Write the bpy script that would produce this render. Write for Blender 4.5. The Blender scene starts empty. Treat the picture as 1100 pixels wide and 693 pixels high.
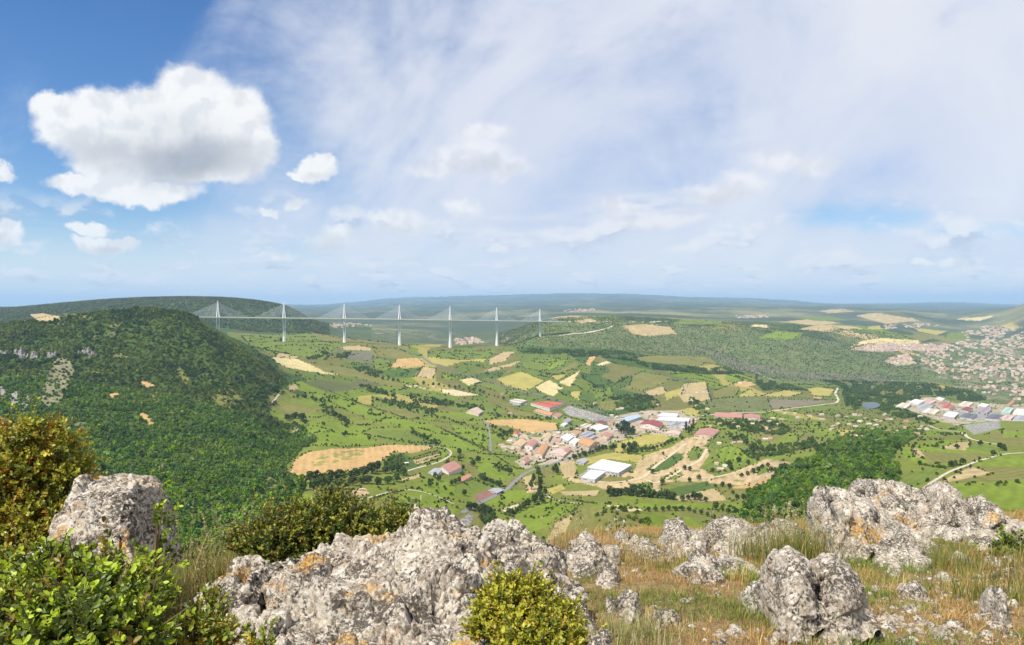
import bpy, math, random
import numpy as np
from math import radians as RAD
random.seed(7); rng = np.random.default_rng(7)
sc = bpy.context.scene
col = sc.collection
F, CX, HY = 785.0, 550.0, 331.0      # focal length in photograph pixels, principal column, horizon row

# ------------------------------------------------------------------ helpers
def tag(o, label=None, cat=None, group=None, kind=None):
    if label: o['label'] = label
    if cat: o['category'] = cat
    if group: o['group'] = group
    if kind: o['kind'] = kind
    return o
def link(o, parent=None):
    col.objects.link(o)
    if parent is not None: o.parent = parent
    return o
def empty(name, loc, rz=0.0):
    o = bpy.data.objects.new(name, None); o.location = loc; o.rotation_euler = (0, 0, rz)
    o.empty_display_size = 0.2
    return link(o)
def mesh_np(name, verts, faces, mat=None, smooth=False, colors=None, cname='col', attr=None):
    """verts (n,3); faces: list of lists or (m,k) array"""
    me = bpy.data.meshes.new(name)
    verts = np.asarray(verts, dtype=np.float32)
    if isinstance(faces, np.ndarray):
        m, k = faces.shape
        me.vertices.add(len(verts)); me.vertices.foreach_set('co', verts.ravel())
        me.loops.add(m * k); me.loops.foreach_set('vertex_index', faces.astype(np.int32).ravel())
        me.polygons.add(m)
        me.polygons.foreach_set('loop_start', np.arange(0, m * k, k, dtype=np.int32))
        me.update(calc_edges=True)
    else:
        me.from_pydata([tuple(v) for v in verts], [], faces)
    if colors is not None:
        a = me.attributes.new(cname, 'FLOAT_COLOR', 'POINT')
        c = np.ones((len(verts), 4), dtype=np.float32); c[:, :colors.shape[1]] = colors
        a.data.foreach_set('color', c.ravel())
    if smooth: me.polygons.foreach_set('use_smooth', np.ones(len(me.polygons), dtype=bool))
    if mat: me.materials.append(mat)
    me.update()
    return me
def obj(name, me, parent=None):
    return link(bpy.data.objects.new(name, me), parent)

# ------------------------------------------------------------------ numpy noise
_perm = np.random.default_rng(3).permutation(256); _perm = np.concatenate([_perm, _perm, _perm])
_g3 = np.random.default_rng(5).normal(size=(256, 3)); _g3 /= np.linalg.norm(_g3, axis=1)[:, None]
def perlin(x, y, z=0.0):
    x = np.asarray(x, float); y = np.asarray(y, float); z = np.zeros_like(x) + z
    xi = np.floor(x).astype(np.int64); yi = np.floor(y).astype(np.int64); zi = np.floor(z).astype(np.int64)
    xf, yf, zf = x - xi, y - yi, z - zi
    u, v, w = [t * t * t * (t * (t * 6 - 15) + 10) for t in (xf, yf, zf)]
    xi &= 255; yi &= 255; zi &= 255
    def gr(dx, dy, dz):
        h = _perm[_perm[_perm[(xi + dx) & 255] + ((yi + dy) & 255)] + ((zi + dz) & 255)]
        g = _g3[h]
        return g[..., 0] * (xf - dx) + g[..., 1] * (yf - dy) + g[..., 2] * (zf - dz)
    l = lambda a, b, t: a + (b - a) * t
    return 1.5 * l(l(l(gr(0,0,0), gr(1,0,0), u), l(gr(0,1,0), gr(1,1,0), u), v),
                   l(l(gr(0,0,1), gr(1,0,1), u), l(gr(0,1,1), gr(1,1,1), u), v), w)
def fbm(x, y, z=0.0, o=4, gain=.5, ridged=False):
    s = 0; a = 1.0; t = 0
    for i in range(o):
        n = perlin(x + 17.3 * i, y - 9.1 * i, z + 4.7 * i)
        if ridged: n = 1 - 2 * np.abs(n)
        s = s + a * n; t += a; a *= gain; x = x * 2.03; y = y * 2.03; z = z * 2.03
    return s / t
def worley(p, seed=0, facet=False):
    """F1, F2 and the id-random of the nearest cell for points p (n,3)"""
    ip = np.floor(p).astype(np.int64); n = len(p)
    f1 = np.full(n, 9.); f2 = np.full(n, 9.); rid = np.zeros(n); tilt = np.zeros(n)
    for dx in (-1, 0, 1):
        for dy in (-1, 0, 1):
            for dz in (-1, 0, 1):
                c = ip + (dx, dy, dz)
                h = _perm[_perm[_perm[(c[:,0] + seed) & 255] + (c[:,1] & 255)] + (c[:,2] & 255)]
                off = np.stack([h, _perm[h + 31], _perm[h + 87]], 1) / 256.0
                d = np.linalg.norm(c + off - p, axis=1)
                new = d < f1
                f2 = np.where(new, f1, np.minimum(f2, d)); rid = np.where(new, h / 255.0, rid); tilt = np.where(new, ((p - c - off) * _g3[(h * 7 + 13) & 255]).sum(1), tilt); f1 = np.where(new, d, f1)
    return (f1, f2, rid, tilt) if facet else (f1, f2, rid)
def inpoly(px, py, poly):
    poly = np.asarray(poly, float); r = np.zeros(px.shape, bool)
    idx = np.nonzero((px >= poly[:,0].min()) & (px <= poly[:,0].max()) & (py >= poly[:,1].min()) & (py <= poly[:,1].max()))
    x, y = px[idx], py[idx]; c = np.zeros(x.shape, bool)
    j = len(poly) - 1
    for i in range(len(poly)):
        xi, yi = poly[i]; xj, yj = poly[j]
        if yi != yj: c ^= ((yi > y) != (yj > y)) & (x < (xj - xi) * (y - yi) / (yj - yi) + xi)
        j = i
    r[idx] = c
    return r
def resample(pts, n):
    p = np.asarray(pts, float); d = np.r_[0, np.cumsum(np.linalg.norm(np.diff(p, axis=0), axis=1))]
    t = np.linspace(0, d[-1], n)
    return np.stack([np.interp(t, d, p[:, k]) for k in range(p.shape[1])], 1)

# ------------------------------------------------------------------ materials
class NT:
    """small wrapper for node trees"""
    def __init__(s, tree): s.t = tree; s.n = tree.nodes; s.l = tree.links
    def node(s, typ, **kw):
        nd = s.n.new(typ)
        for k, v in kw.items():
            if k.startswith('i_'):
                key = k[2:]; key = int(key) if key.isdigit() else key.replace('_', ' ')
                s.put(nd.inputs[key], v)
            else: setattr(nd, k, v)
        return nd
    def put(s, sock, v):
        if isinstance(v, bpy.types.NodeSocket): s.l.new(v, sock)
        elif isinstance(v, (tuple, list)) and len(v) == 3 and len(sock.default_value) == 4: sock.default_value = (*v, 1)
        else: sock.default_value = v
    def m(s, op, a, b=None, c=None, clamp=False):
        nd = s.n.new('ShaderNodeMath'); nd.operation = op; nd.use_clamp = clamp
        for i, v in enumerate((a, b, c)):
            if v is not None: s.put(nd.inputs[i], v)
        return nd.outputs[0]
    def vm(s, op, a, b=None, scale=None):
        nd = s.n.new('ShaderNodeVectorMath'); nd.operation = op
        s.put(nd.inputs[0], a)
        if b is not None: s.put(nd.inputs[1], b)
        if scale is not None: s.put(nd.inputs['Scale'], scale)
        return nd.outputs['Value'] if op in ('LENGTH', 'DISTANCE', 'DOT_PRODUCT') else nd.outputs[0]
    def mix(s, f, a, b, mode='MIX'):
        nd = s.n.new('ShaderNodeMix'); nd.data_type = 'RGBA'; nd.blend_type = mode; nd.clamp_factor = True
        s.put(nd.inputs[0], f); s.put(nd.inputs[6], a); s.put(nd.inputs[7], b)
        return nd.outputs[2]
    def ramp(s, v, lo, hi, a=0.0, b=1.0, smooth=True):
        nd = s.n.new('ShaderNodeMapRange'); nd.interpolation_type = 'SMOOTHSTEP' if smooth else 'LINEAR'
        for i, q in enumerate((v, lo, hi, a, b)): s.put(nd.inputs[i], q)
        return nd.outputs[0]
    def noise(s, vec, scale, detail=4, rough=.55, dist=0.0, lac=2.0):
        nd = s.n.new('ShaderNodeTexNoise'); s.put(nd.inputs['Vector'], vec)
        for k, v in (('Scale', scale), ('Detail', detail), ('Roughness', rough), ('Distortion', dist), ('Lacunarity', lac)): s.put(nd.inputs[k], v)
        return nd.outputs[0]
    def voro(s, vec, scale, feature='F1', rand=1.0, out=0):
        nd = s.n.new('ShaderNodeTexVoronoi'); nd.feature = feature; s.put(nd.inputs['Vector'], vec); s.put(nd.inputs['Scale'], scale); s.put(nd.inputs['Randomness'], rand)
        return nd.outputs[out]
def material(name):
    m = bpy.data.materials.new(name); m.use_nodes = True; m.node_tree.nodes.clear()
    T = NT(m.node_tree); out = T.node('ShaderNodeOutputMaterial')
    b = T.node('ShaderNodeBsdfPrincipled'); T.l.new(b.outputs[0], out.inputs[0])
    b.inputs['Roughness'].default_value = .85
    b.inputs['Specular IOR Level'].default_value = .25
    return m, T, b, out
def plain(name, c, rough=.8, spec=.25, var=.25, scale=.6):
    m, T, b, out = material(name)
    g = T.node('ShaderNodeNewGeometry').outputs['Position']
    n = T.noise(g, scale, 5, .6)
    T.put(b.inputs['Base Color'], T.mix(T.ramp(n, .3, .7), tuple(x * (1 - var) for x in c), tuple(min(x * (1 + var), .95) for x in c)))
    b.inputs['Roughness'].default_value = rough; b.inputs['Specular IOR Level'].default_value = spec
    return m
def foliage_mat(name, trans=.3, rough=.6, spec=.2, objvar=True):
    """leaf colour comes from the leaf's own colour attribute, varied a little from plant to plant"""
    m, T, b, out = material(name)
    c = T.node('ShaderNodeAttribute', attribute_name='col').outputs['Color']
    if objvar:
        r = T.node('ShaderNodeObjectInfo').outputs['Random']
        hs = T.node('ShaderNodeHueSaturation')
        T.put(hs.inputs['Hue'], T.ramp(r, 0, 1, .475, .52, False)); T.put(hs.inputs['Value'], T.ramp(T.m('FRACT', T.m('MULTIPLY', r, 7.13)), 0, 1, .72, 1.3, False))
        T.put(hs.inputs['Saturation'], T.ramp(T.m('FRACT', T.m('MULTIPLY', r, 3.7)), 0, 1, .8, 1.1, False))
        T.put(hs.inputs['Color'], c); c = hs.outputs[0]
    T.put(b.inputs['Base Color'], c); b.inputs['Roughness'].default_value = rough; b.inputs['Specular IOR Level'].default_value = spec
    tr = T.node('ShaderNodeBsdfTranslucent'); T.put(tr.inputs[0], T.mix(1.0, c, (1.0, 1.0, .45), 'MULTIPLY'))
    mx = T.node('ShaderNodeMixShader'); mx.inputs[0].default_value = trans
    T.l.new(b.outputs[0], mx.inputs[1]); T.l.new(tr.outputs[0], mx.inputs[2]); T.l.new(mx.outputs[0], out.inputs[0])
    return m
# ------------------------------------------------------------------ camera, light, sky
cam = bpy.data.cameras.new('camera'); co = bpy.data.objects.new('camera', cam); col.objects.link(co)
co.location = (0, 0, 0); co.rotation_euler = (RAD(90), 0, 0)
cam.sensor_width = 36; cam.lens = 36 * F / 1100; cam.shift_y = -(346.5 - HY) / 1100
cam.clip_start = .05; cam.clip_end = 200000
sc.camera = co
SUN_EL, SUN_AZ = 53.0, -134.0          # azimuth measured from the view direction (+Y) clockwise: sun stands to the left, a little behind
sd = (math.sin(RAD(SUN_AZ)) * math.cos(RAD(SUN_EL)), math.cos(RAD(SUN_AZ)) * math.cos(RAD(SUN_EL)), math.sin(RAD(SUN_EL)))
sun = bpy.data.lights.new('sun', 'SUN'); sun.energy = 5.0; sun.angle = RAD(.55); sun.color = (1.0, .955, .88)
so = bpy.data.objects.new('sun', sun); col.objects.link(so)
from mathutils import Vector
so.rotation_euler = Vector(sd).to_track_quat('Z', 'Y').to_euler()
sc.view_settings.view_transform = 'Standard'; sc.view_settings.look = 'None'; sc.view_settings.exposure = 0.36; sc.view_settings.gamma = 1
sc.view_settings.use_curve_mapping = False
sc.cycles.use_denoising = True; sc.cycles.denoiser = 'OPENIMAGEDENOISE'
sc.cycles.denoising_prefilter = 'ACCURATE'
sc.cycles.max_bounces = 6; sc.cycles.diffuse_bounces = 2; sc.cycles.glossy_bounces = 2; sc.cycles.transmission_bounces = 4
sc.cycles.volume_bounces = 1; sc.cycles.transparent_max_bounces = 6; sc.cycles.sample_clamp_indirect = 6
sc.cycles.caustics_reflective = False; sc.cycles.caustics_refractive = False

w = bpy.data.worlds.new('World'); sc.world = w; w.use_nodes = True; w.node_tree.nodes.clear()
T = NT(w.node_tree)
sky = T.node('ShaderNodeTexSky', sky_type='NISHITA', sun_disc=False, sun_elevation=RAD(SUN_EL), sun_rotation=RAD(SUN_AZ), altitude=800, air_density=1.0, dust_density=.6, ozone_density=2.0)
D = T.node('ShaderNodeTexCoord').outputs['Generated']
sx = T.node('ShaderNodeSeparateXYZ', i_0=D)
ay = T.m('ADD', T.m('ABSOLUTE', sx.outputs[1]), .03)
U = T.m('DIVIDE', sx.outputs[0], ay); V = T.m('DIVIDE', sx.outputs[2], ay)      # tangent of bearing, tangent of height
def at(px, py): return ((px - CX) / F, (HY - py) / F, 0)
P = T.node('ShaderNodeCombineXYZ', i_0=U, i_1=V, i_2=0.0).outputs[0]
zc = T.m('ADD', T.m('MAXIMUM', sx.outputs[2], 0.0), .045)
PL = T.node('ShaderNodeCombineXYZ', i_0=T.m('DIVIDE', sx.outputs[0], zc), i_1=T.m('DIVIDE', sx.outputs[1], zc), i_2=0.0).outputs[0]   # a flat cloud layer overhead
K = 10.0                                # the background strength is 1/K
def lin(r, g, b): return tuple(1.07 * K * ((x / 255) ** 2.2) for x in (r, g, b))
hs = T.node('ShaderNodeHueSaturation'); T.put(hs.inputs['Color'], sky.outputs[0]); hs.inputs['Saturation'].default_value = 1.40; hs.inputs['Value'].default_value = 1.0; hs.inputs['Hue'].default_value = .508
c = hs.outputs[0]
# thin high veil, heavier towards the right, drawn out in streaks
rot = T.node('ShaderNodeVectorRotate', rotation_type='Z_AXIS'); T.put(rot.inputs['Vector'], P); rot.inputs['Angle'].default_value = -.75
st = T.vm('MULTIPLY', rot.outputs[0], (1.2, 2.1, 1))
n1 = T.noise(st, 1.9, 6, .52, .5)
n2 = T.noise(T.vm('MULTIPLY', P, (1.6, 2.6, 1)), 2.6, 6, .6, .3)
bias = T.m('ADD', T.ramp(U, -.58, .02, -.30, .56, False), T.ramp(V, .0, .45, .16, -.06, False))
veil = T.m('ADD', bias, T.m('ADD', T.m('MULTIPLY', T.m('SUBTRACT', n1, .5), 1.9), T.m('MULTIPLY', T.m('SUBTRACT', n2, .5), 1.2)))
hole = None
for (px, py, rx, ry) in ((935, 238, 90, 13), (1055, 248, 95, 13), (800, 300, 190, 8), (1010, 302, 120, 9)):
    d = T.vm('LENGTH', T.vm('MULTIPLY', T.vm('SUBTRACT', P, at(px, py)), (F / rx, F / ry, 0)))
    h = T.ramp(T.m('ADD', d, T.m('MULTIPLY', T.m('SUBTRACT', n1, .5), 3.6)), .0, 1.5, .42, 0.0)
    hole = h if hole is None else T.m('MAXIMUM', hole, h)
veil = T.m('SUBTRACT', veil, hole)
veilm = T.ramp(veil, -.22, .58, 0.03, .93)
c = T.mix(veilm, c, T.mix(T.ramp(n1, .3, .7), lin(184, 190, 207), lin(206, 207, 212)))
# pale air low over the horizon
c = T.mix(T.ramp(V, .0, .13, .92, 0.0), c, lin(205, 209, 215))
# fair-weather cumulus of a layer that thins into rows near the horizon
def layer(c, scale, lo, hi, vlo, vhi, amt, off, white, grey):
    q = T.vm('ADD', PL, off)
    a = T.noise(q, scale, 6, .58, .2); b = T.noise(T.vm('ADD', q, (sd[0] * .10, sd[1] * .10 - .12, 0)), scale, 4, .58, .2)
    band = T.m('MULTIPLY', T.ramp(V, vlo, vlo + .03), T.ramp(V, vhi, vhi * .6))
    m = T.m('MULTIPLY', T.ramp(a, lo, hi), T.m('MULTIPLY', band, amt))
    return T.mix(m, c, T.mix(T.ramp(T.m('SUBTRACT', a, b), -.10, .07), grey, white))
c = layer(c, .38, .53, .66, .07, .30, .40, (8.3, 5.2, 0), lin(208, 208, 212), lin(176, 182, 200))
def rows(c, sx_, sy_, scale, lo, hi, vlo, vhi, amt, off):
    q = T.vm('ADD', T.vm('MULTIPLY', P, (sx_, sy_, 1)), off)
    a = T.noise(q, scale, 6, .56, .15); b = T.noise(T.vm('ADD', q, (-.008, .035, 0)), scale, 5, .56, .15)
    m = T.m('MULTIPLY', T.ramp(a, lo, hi), T.m('MULTIPLY', T.m('MULTIPLY', T.ramp(V, vlo, vlo + .02), T.ramp(V, vhi, vhi * .65)), amt))
    return T.mix(m, c, T.mix(T.ramp(T.m('SUBTRACT', a, b), -.05, .05), lin(160, 168, 186), lin(217, 215, 215)))
c = rows(c, 1, 2.0, 11, .50, .68, .022, .17, .75, (2.9, 1.4, 0))
c = rows(c, 1, 3.2, 19, .49, .63, .004, .075, .75, (4.3, 2.4, 0))
# single cumulus clouds, each a heap of rounded billows
wn = T.node('ShaderNodeTexNoise'); T.put(wn.inputs['Vector'], P); wn.inputs['Scale'].default_value = 11; wn.inputs['Detail'].default_value = 9; wn.inputs['Roughness'].default_value = .62
wn2 = T.node('ShaderNodeTexNoise'); T.put(wn2.inputs['Vector'], P); wn2.inputs['Scale'].default_value = 36; wn2.inputs['Detail'].default_value = 6; wn2.inputs['Roughness'].default_value = .6
Pw = T.vm('ADD', P, T.vm('ADD', T.vm('SCALE', T.vm('SUBTRACT', wn.outputs['Color'], (.5, .5, .5)), scale=.055), T.vm('SCALE', T.vm('SUBTRACT', wn2.outputs['Color'], (.5, .5, .5)), scale=.024)))
Pw = T.vm('MULTIPLY', Pw, (1, 1, 0))
def cumulus(c, blobs, greys, soft=.34, white=lin(219, 219, 218), grey=lin(148, 152, 160), amt=1.0):
    d = None
    for (px, py, rx, ry) in blobs:
        k = T.m('SUBTRACT', 1.0, T.vm('LENGTH', T.vm('MULTIPLY', T.vm('SUBTRACT', Pw, at(px, py)), (F / rx, F / ry, 0))))
        d = k if d is None else T.m('SMOOTH_MAX', d, k, .25)
    g = None
    for (px, py, rx, ry, s) in greys:
        k = T.ramp(T.vm('LENGTH', T.vm('MULTIPLY', T.vm('SUBTRACT', Pw, at(px, py)), (F / rx, F / ry, 0))), .1, 1.15, s, 0.0)
        g = k if g is None else T.m('MAXIMUM', g, k)
    mask = T.m('MULTIPLY', T.ramp(d, 0.0, soft), amt)
    body = T.mix(g, white, grey) if g is not None else white
    # billow relief: the side of each billow away from the sun is a little darker
    r = T.m('SUBTRACT', T.noise(P, 21, 3, .5), T.noise(T.vm('ADD', P, (-.010, .016, 0)), 21, 3, .5))
    body = T.mix(T.ramp(r, -.06, .12, .0, .34), body, lin(166, 171, 182))
    return T.mix(mask, c, body)
c = cumulus(c, [(218, 116, 60, 48), (258, 134, 46, 46), (172, 128, 54, 38), (124, 130, 48, 34), (88, 140, 42, 34), (138, 160, 76, 32), (214, 162, 86, 44), (276, 162, 36, 36), (240, 186, 52, 22), (112, 206, 54, 15), (170, 209, 64, 17), (72, 122, 28, 20), (216, 96, 36, 27), (142, 186, 62, 16)],
            [(214, 174, 98, 36, 1.0), (132, 170, 72, 26, .6), (266, 180, 32, 24, .5), (195, 146, 84, 30, .25)])
c = cumulus(c, [(347, 185, 30, 18), (355, 176, 18, 12), (330, 192, 16, 8)], [(350, 193, 24, 8, .3)])
c = cumulus(c, [(328, 219, 15, 8), (295, 228, 16, 7)], [], soft=.5, amt=.8)
c = cumulus(c, [(18, 192, 26, 15), (-2, 118, 14, 16)], [(16, 198, 20, 8, .3)])
c = cumulus(c, [(15, 255, 34, 15), (30, 250, 18, 10)], [(14, 262, 26, 8, .45)])
c = cumulus(c, [(110, 250, 26, 9), (128, 266, 36, 11), (145, 263, 18, 9)], [(126, 271, 30, 6, .4)])
c = cumulus(c, [(520, 150, 44, 16), (505, 172, 62, 26), (540, 185, 40, 16), (470, 185, 40, 14)], [(515, 186, 50, 12, .35)], soft=.7, amt=.85, white=lin(214, 213, 216))
c = cumulus(c, [(425, 240, 40, 13), (440, 246, 26, 9), (360, 262, 34, 12), (365, 253, 22, 9), (300, 276, 26, 7), (495, 228, 30, 12)], [(425, 248, 36, 6, .35), (360, 268, 30, 6, .3)], soft=.7, amt=.8)
c = cumulus(c, [(795, 200, 34, 16), (765, 212, 60, 16), (660, 224, 40, 14), (700, 240, 80, 14), (840, 178, 60, 16)], [(770, 222, 70, 12, .3)], soft=.8, amt=.85, white=lin(215, 213, 214))
c = cumulus(c, [(1010, 281, 22, 8), (975, 283, 18, 6)], [], soft=.5, amt=.9)
bg = T.node('ShaderNodeBackground'); T.put(bg.inputs[0], c); bg.inputs[1].default_value = 1 / K
ow = T.node('ShaderNodeOutputWorld'); T.l.new(bg.outputs[0], ow.inputs[0])
w.cycles.sampling_method = 'MANUAL'; w.cycles.sample_map_resolution = 512
# ------------------------------------------------------------------ the land: height profiles along bearings, joined into one sheet
# (distance in metres : row at which the land at that distance is seen from the ledge)
PROF = {
 -300: '150:980 400:760 800:620 1100:560 1500:480 1900:425 2300:386 2500:372 2700:358 3000:352 3300:356 4000:358 5500:345 7000:334 8500:331 12000:336 18000:334 25000:333 40000:331',
 -60: '150:980 400:740 800:600 1050:548 1300:506 1700:452 2000:416 2250:388 2350:376 2500:366 2700:353 2900:349 3200:354 4000:357 5500:345 7000:334 8000:330 12000:336 18000:334 25000:332 40000:331',
 0: '150:980 400:735 800:598 1000:553 1300:505 1700:450 2000:414 2250:387 2350:377 2450:368 2600:357 2750:350 3000:353 4000:356 5500:344 7000:333 8000:331 12000:336 18000:334 25000:332 40000:331',
 60: '150:980 400:735 800:598 1000:555 1300:508 1700:455 2000:418 2250:389 2350:378 2450:367 2600:353 2800:342 3000:344 3600:349 5000:346 6500:331 7500:327 10000:333 18000:334 25000:332 40000:331',
 120: '150:980 400:730 800:596 1000:556 1300:512 1700:462 2000:426 2250:396 2400:378 2550:358 2700:343 2850:335.5 3100:340 3600:349 5000:345 6500:327 7300:322 10000:331 18000:334 25000:332 40000:331',
 165: '150:980 400:730 800:596 1000:557 1300:515 1700:468 2000:433 2250:402 2400:384 2550:362 2700:344 2850:334 3100:339 3600:350 5000:346 6500:325 7200:320 10000:330 18000:334 25000:331 40000:330',
 200: '150:980 400:725 800:596 1000:557 1300:518 1700:473 2000:439 2250:410 2400:392 2550:369 2700:350 2850:338.5 3100:345 3600:356 4300:360 5000:352 6500:324 7200:319.5 10000:330 18000:334 25000:330 40000:329',
 235: '150:980 400:725 800:596 1000:557 1300:521 1700:478 2000:446 2250:419 2400:402 2550:382 2700:366 2820:357 3000:359 3400:366 3800:364 4400:361 5200:352 6500:324.5 7200:320 10000:330 18000:334 25000:330 40000:329',
 270: '150:980 400:725 800:597 1000:557 1300:523 1700:484 2000:456 2250:431 2450:407 2600:390 2750:378 2900:376 3200:378 3600:373 4000:367 4600:361 5600:352 6500:328 7200:322.5 10000:332 18000:334 25000:330 40000:329',
 305: '150:980 400:725 800:598 1000:557 1300:526 1700:492 2000:468 2300:444 2500:424 2700:409 2850:404 3100:397 3500:383 4000:367 4600:362 5500:355 6300:338 7000:328 9000:341 14000:338 18000:334 25000:330 32000:329 40000:331',
 340: '150:980 400:725 800:602 1000:558 1250:526 1500:505 1800:479 2100:458 2400:440 2700:422 2900:412 3200:400 3600:383 4000:369 4300:364 5200:359 6200:351 7000:346 9000:345 12000:341 18000:335 24000:331 29000:329.5 40000:331',
 380: '150:980 400:725 800:605 1000:565 1300:530 1500:508 1700:490 2000:471 2300:454 2600:438 2900:423 3200:409 3600:391 3900:378 4182:369 4500:365 5200:364 6500:361 8000:352 10000:347 13000:341 18000:335 24000:330 29000:326.5 40000:330',
 420: '150:980 400:730 800:620 1000:582 1150:557 1300:536 1500:512 1700:493 2000:472 2300:455 2600:440 2900:426 3200:412 3500:400 3800:388 4100:377 4368:370.5 4700:368 5400:370 6500:362 8000:353 10000:346 13000:340 18000:333 24000:327 29000:322.5 40000:328',
 480: '150:980 400:740 800:660 1100:588 1250:561 1400:538 1600:513 1800:494 2100:474 2400:457 2700:442 3000:427 3300:413 3600:400.5 3900:390 4200:381 4554:373 4800:370.5 5200:376 6000:372 6800:364 8000:355 10000:347 13000:340 18000:332 24000:325 29000:320.5 40000:326',
 540: '150:980 400:760 800:690 1100:610 1250:575 1400:553 1600:526 1800:505 2000:488 2300:468 2600:451 2900:437 3200:424 3500:412 3800:401 4100:390 4400:381 4740:372 5000:371 5500:370 6000:365 6800:359 8000:352 10000:345 13000:338 18000:331 24000:323.5 29000:319 40000:325',
 580: '150:980 400:740 640:640 800:670 1100:615 1250:578 1400:556 1600:529 1800:507 2000:489.5 2300:468 2600:451.5 2900:437.5 3200:424 3500:412 3800:401 4100:390 4400:381 4700:372 4926:362 5200:354 5500:350 6200:347.5 8000:345 10000:341 14000:335 20000:327 29000:318 40000:324',
 620: '150:980 350:700 560:590 660:570 760:585 1000:610 1200:590 1400:556 1600:529 1800:507.5 2000:490 2300:468 2600:452 2900:438 3200:424.5 3500:412 3800:401 4100:391 4400:382 4700:374 4926:366 5200:355 5450:347.5 6000:345 7500:341.5 9000:338 13000:335 20000:326 29000:317 40000:323',
 660: '150:980 300:700 500:580 620:549 700:546 800:566 1000:586 1200:575 1400:549 1500:537.5 1600:527 1800:507 2000:489.5 2300:468 2600:452 2900:438 3200:425 3500:413 3800:402 4100:392 4400:383 4700:376 5050:364 5400:353 5700:347 6500:344 8000:340 10000:337.5 14000:334 20000:325 29000:317.5 40000:323',
 700: '150:980 300:710 500:590 640:555 720:550 820:562 1000:583 1200:572 1400:549 1500:537.5 1600:527 1800:507 2000:489 2300:468 2600:452 2900:439 3200:426 3500:414.5 3800:403 4100:394 4400:385.5 4700:381 4850:381 5200:373 5500:359 5800:351 6300:347 8000:341.5 10000:338 14000:334 20000:326 29000:319 40000:324',
 740: '150:980 300:720 500:610 680:570 760:558.5 880:565 1050:572 1250:562 1400:548 1500:537.5 1600:527 1800:507 2000:489 2300:468.5 2600:452.5 2900:440 3200:428.5 3500:418 3800:407.5 4100:398.5 4400:391 4650:386 4900:387 5250:380 5600:365 5900:354 6300:348.5 7500:345 9000:341.5 12000:336 20000:327 29000:321.2 40000:325',
 780: '150:980 300:730 500:620 700:580 800:566 900:562 1050:565 1250:560 1400:547 1500:537 1600:526 1800:507 2000:489 2300:469 2600:453 2900:441 3200:431 3500:422.5 3800:413 4100:404.5 4400:397.5 4650:394 4900:395 5300:384 5700:368 6000:358 6400:351.5 7500:347 9000:343 12000:336.5 20000:328 29000:321.8 40000:325',
 840: '150:980 300:730 500:640 700:590 900:556 1100:531 1300:514 1500:503 1700:493 2000:481 2300:466.5 2600:454 2900:444 3200:435 3600:425.5 4000:417.5 4300:413 4500:411.5 4750:407 5200:388 5700:368.5 6000:360.5 6500:354.5 7500:349 9000:344 12000:337 20000:330 29000:324 40000:327',
 900: '150:980 300:700 500:620 700:575 900:542 1100:520 1300:504 1500:491 1700:480.5 2000:470.5 2300:461.5 2600:453.5 3000:442.5 3500:431 4000:420.5 4300:415 4500:413 4750:410 5200:395 5700:378 6000:370.5 6400:362 6900:356.5 7700:351 9500:345 12000:339 15000:334 20000:331 29000:328.5 40000:328',
 960: '150:980 300:660 500:588 700:550 850:531 1000:516 1150:504.5 1300:492 1500:480 1620:475 1800:473.5 2000:470 2300:463 2600:455 3000:444 3500:433 4000:424 4300:418.5 4550:415.5 5000:405 5500:392 6000:379.5 6400:370 6900:362 7500:357 9000:350 10500:342 12000:336.5 14000:336 20000:332 30000:328 40000:327.5',
 1020: '150:980 300:640 500:577 650:549 800:530 950:516 1100:503 1300:489 1500:477.5 1650:470.5 1780:467.5 1900:468 2100:467 2400:460 2700:452 3000:445 3500:434 4000:425 4500:415 5000:405 5500:396.5 6000:388.5 6500:381 7000:374 8000:364 9500:354 11000:346 13000:341 16000:337 20000:333 30000:326.5 40000:326',
 1080: '150:980 300:640 500:580 650:557 800:542 950:525 1100:508 1300:490.5 1500:477 1700:466.5 1850:460.5 2000:459.5 2300:459 2600:453 3000:445 3500:434.5 4000:425 4500:415.5 5000:406.5 5500:398.5 6000:391 6500:384 7000:377 8000:366 9000:356 10000:346 11000:338.5 12500:336 20000:333 30000:329 40000:328',
 1110: '150:980 300:640 500:580 650:558 800:544 950:527 1100:510 1300:492 1500:477 1700:466 1850:459.5 2000:458.5 2300:458 2600:452.5 3000:445 3500:434.5 4000:425 4500:415.5 5000:406.5 5500:398.5 6000:391 6500:383 7000:375 8000:360 9000:345 10000:331 11000:324.5 12500:327 20000:333 30000:330 40000:328',
 1200: '150:980 300:640 500:580 650:558 800:544 950:527 1100:510 1300:492 1500:477 1700:465 1850:458 2000:457 2300:457 2600:452 3000:445 3500:434 4000:424 5000:405 6000:388 7000:366 8000:344 9000:322 10500:310 12500:318 20000:330 40000:328',
 1400: '150:980 300:640 500:580 650:558 800:544 950:527 1100:510 1300:492 1500:477 1700:465 2000:457 2600:452 3000:445 4000:422 5000:400 6000:380 7000:352 8000:322 9000:300 10500:296 12500:310 20000:330 40000:328',
}
def pchip(x, y, xq):
    h = np.diff(x); d = np.diff(y) / h; m = np.zeros_like(y)
    m[0], m[-1] = d[0], d[-1]
    for i in range(1, len(x) - 1):
        if d[i-1] * d[i] > 0:
            w1 = 2*h[i] + h[i-1]; w2 = h[i] + 2*h[i-1]; m[i] = (w1 + w2) / (w1 / d[i-1] + w2 / d[i])
    i = np.clip(np.searchsorted(x, xq) - 1, 0, len(x) - 2); t = (xq - x[i]) / h[i]
    return (2*t**3-3*t**2+1)*y[i] + (t**3-2*t**2+t)*h[i]*m[i] + (-2*t**3+3*t**2)*y[i+1] + (t**3-t**2)*h[i]*m[i+1]
cols = np.array(sorted(PROF), float)
NR = 820
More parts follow.
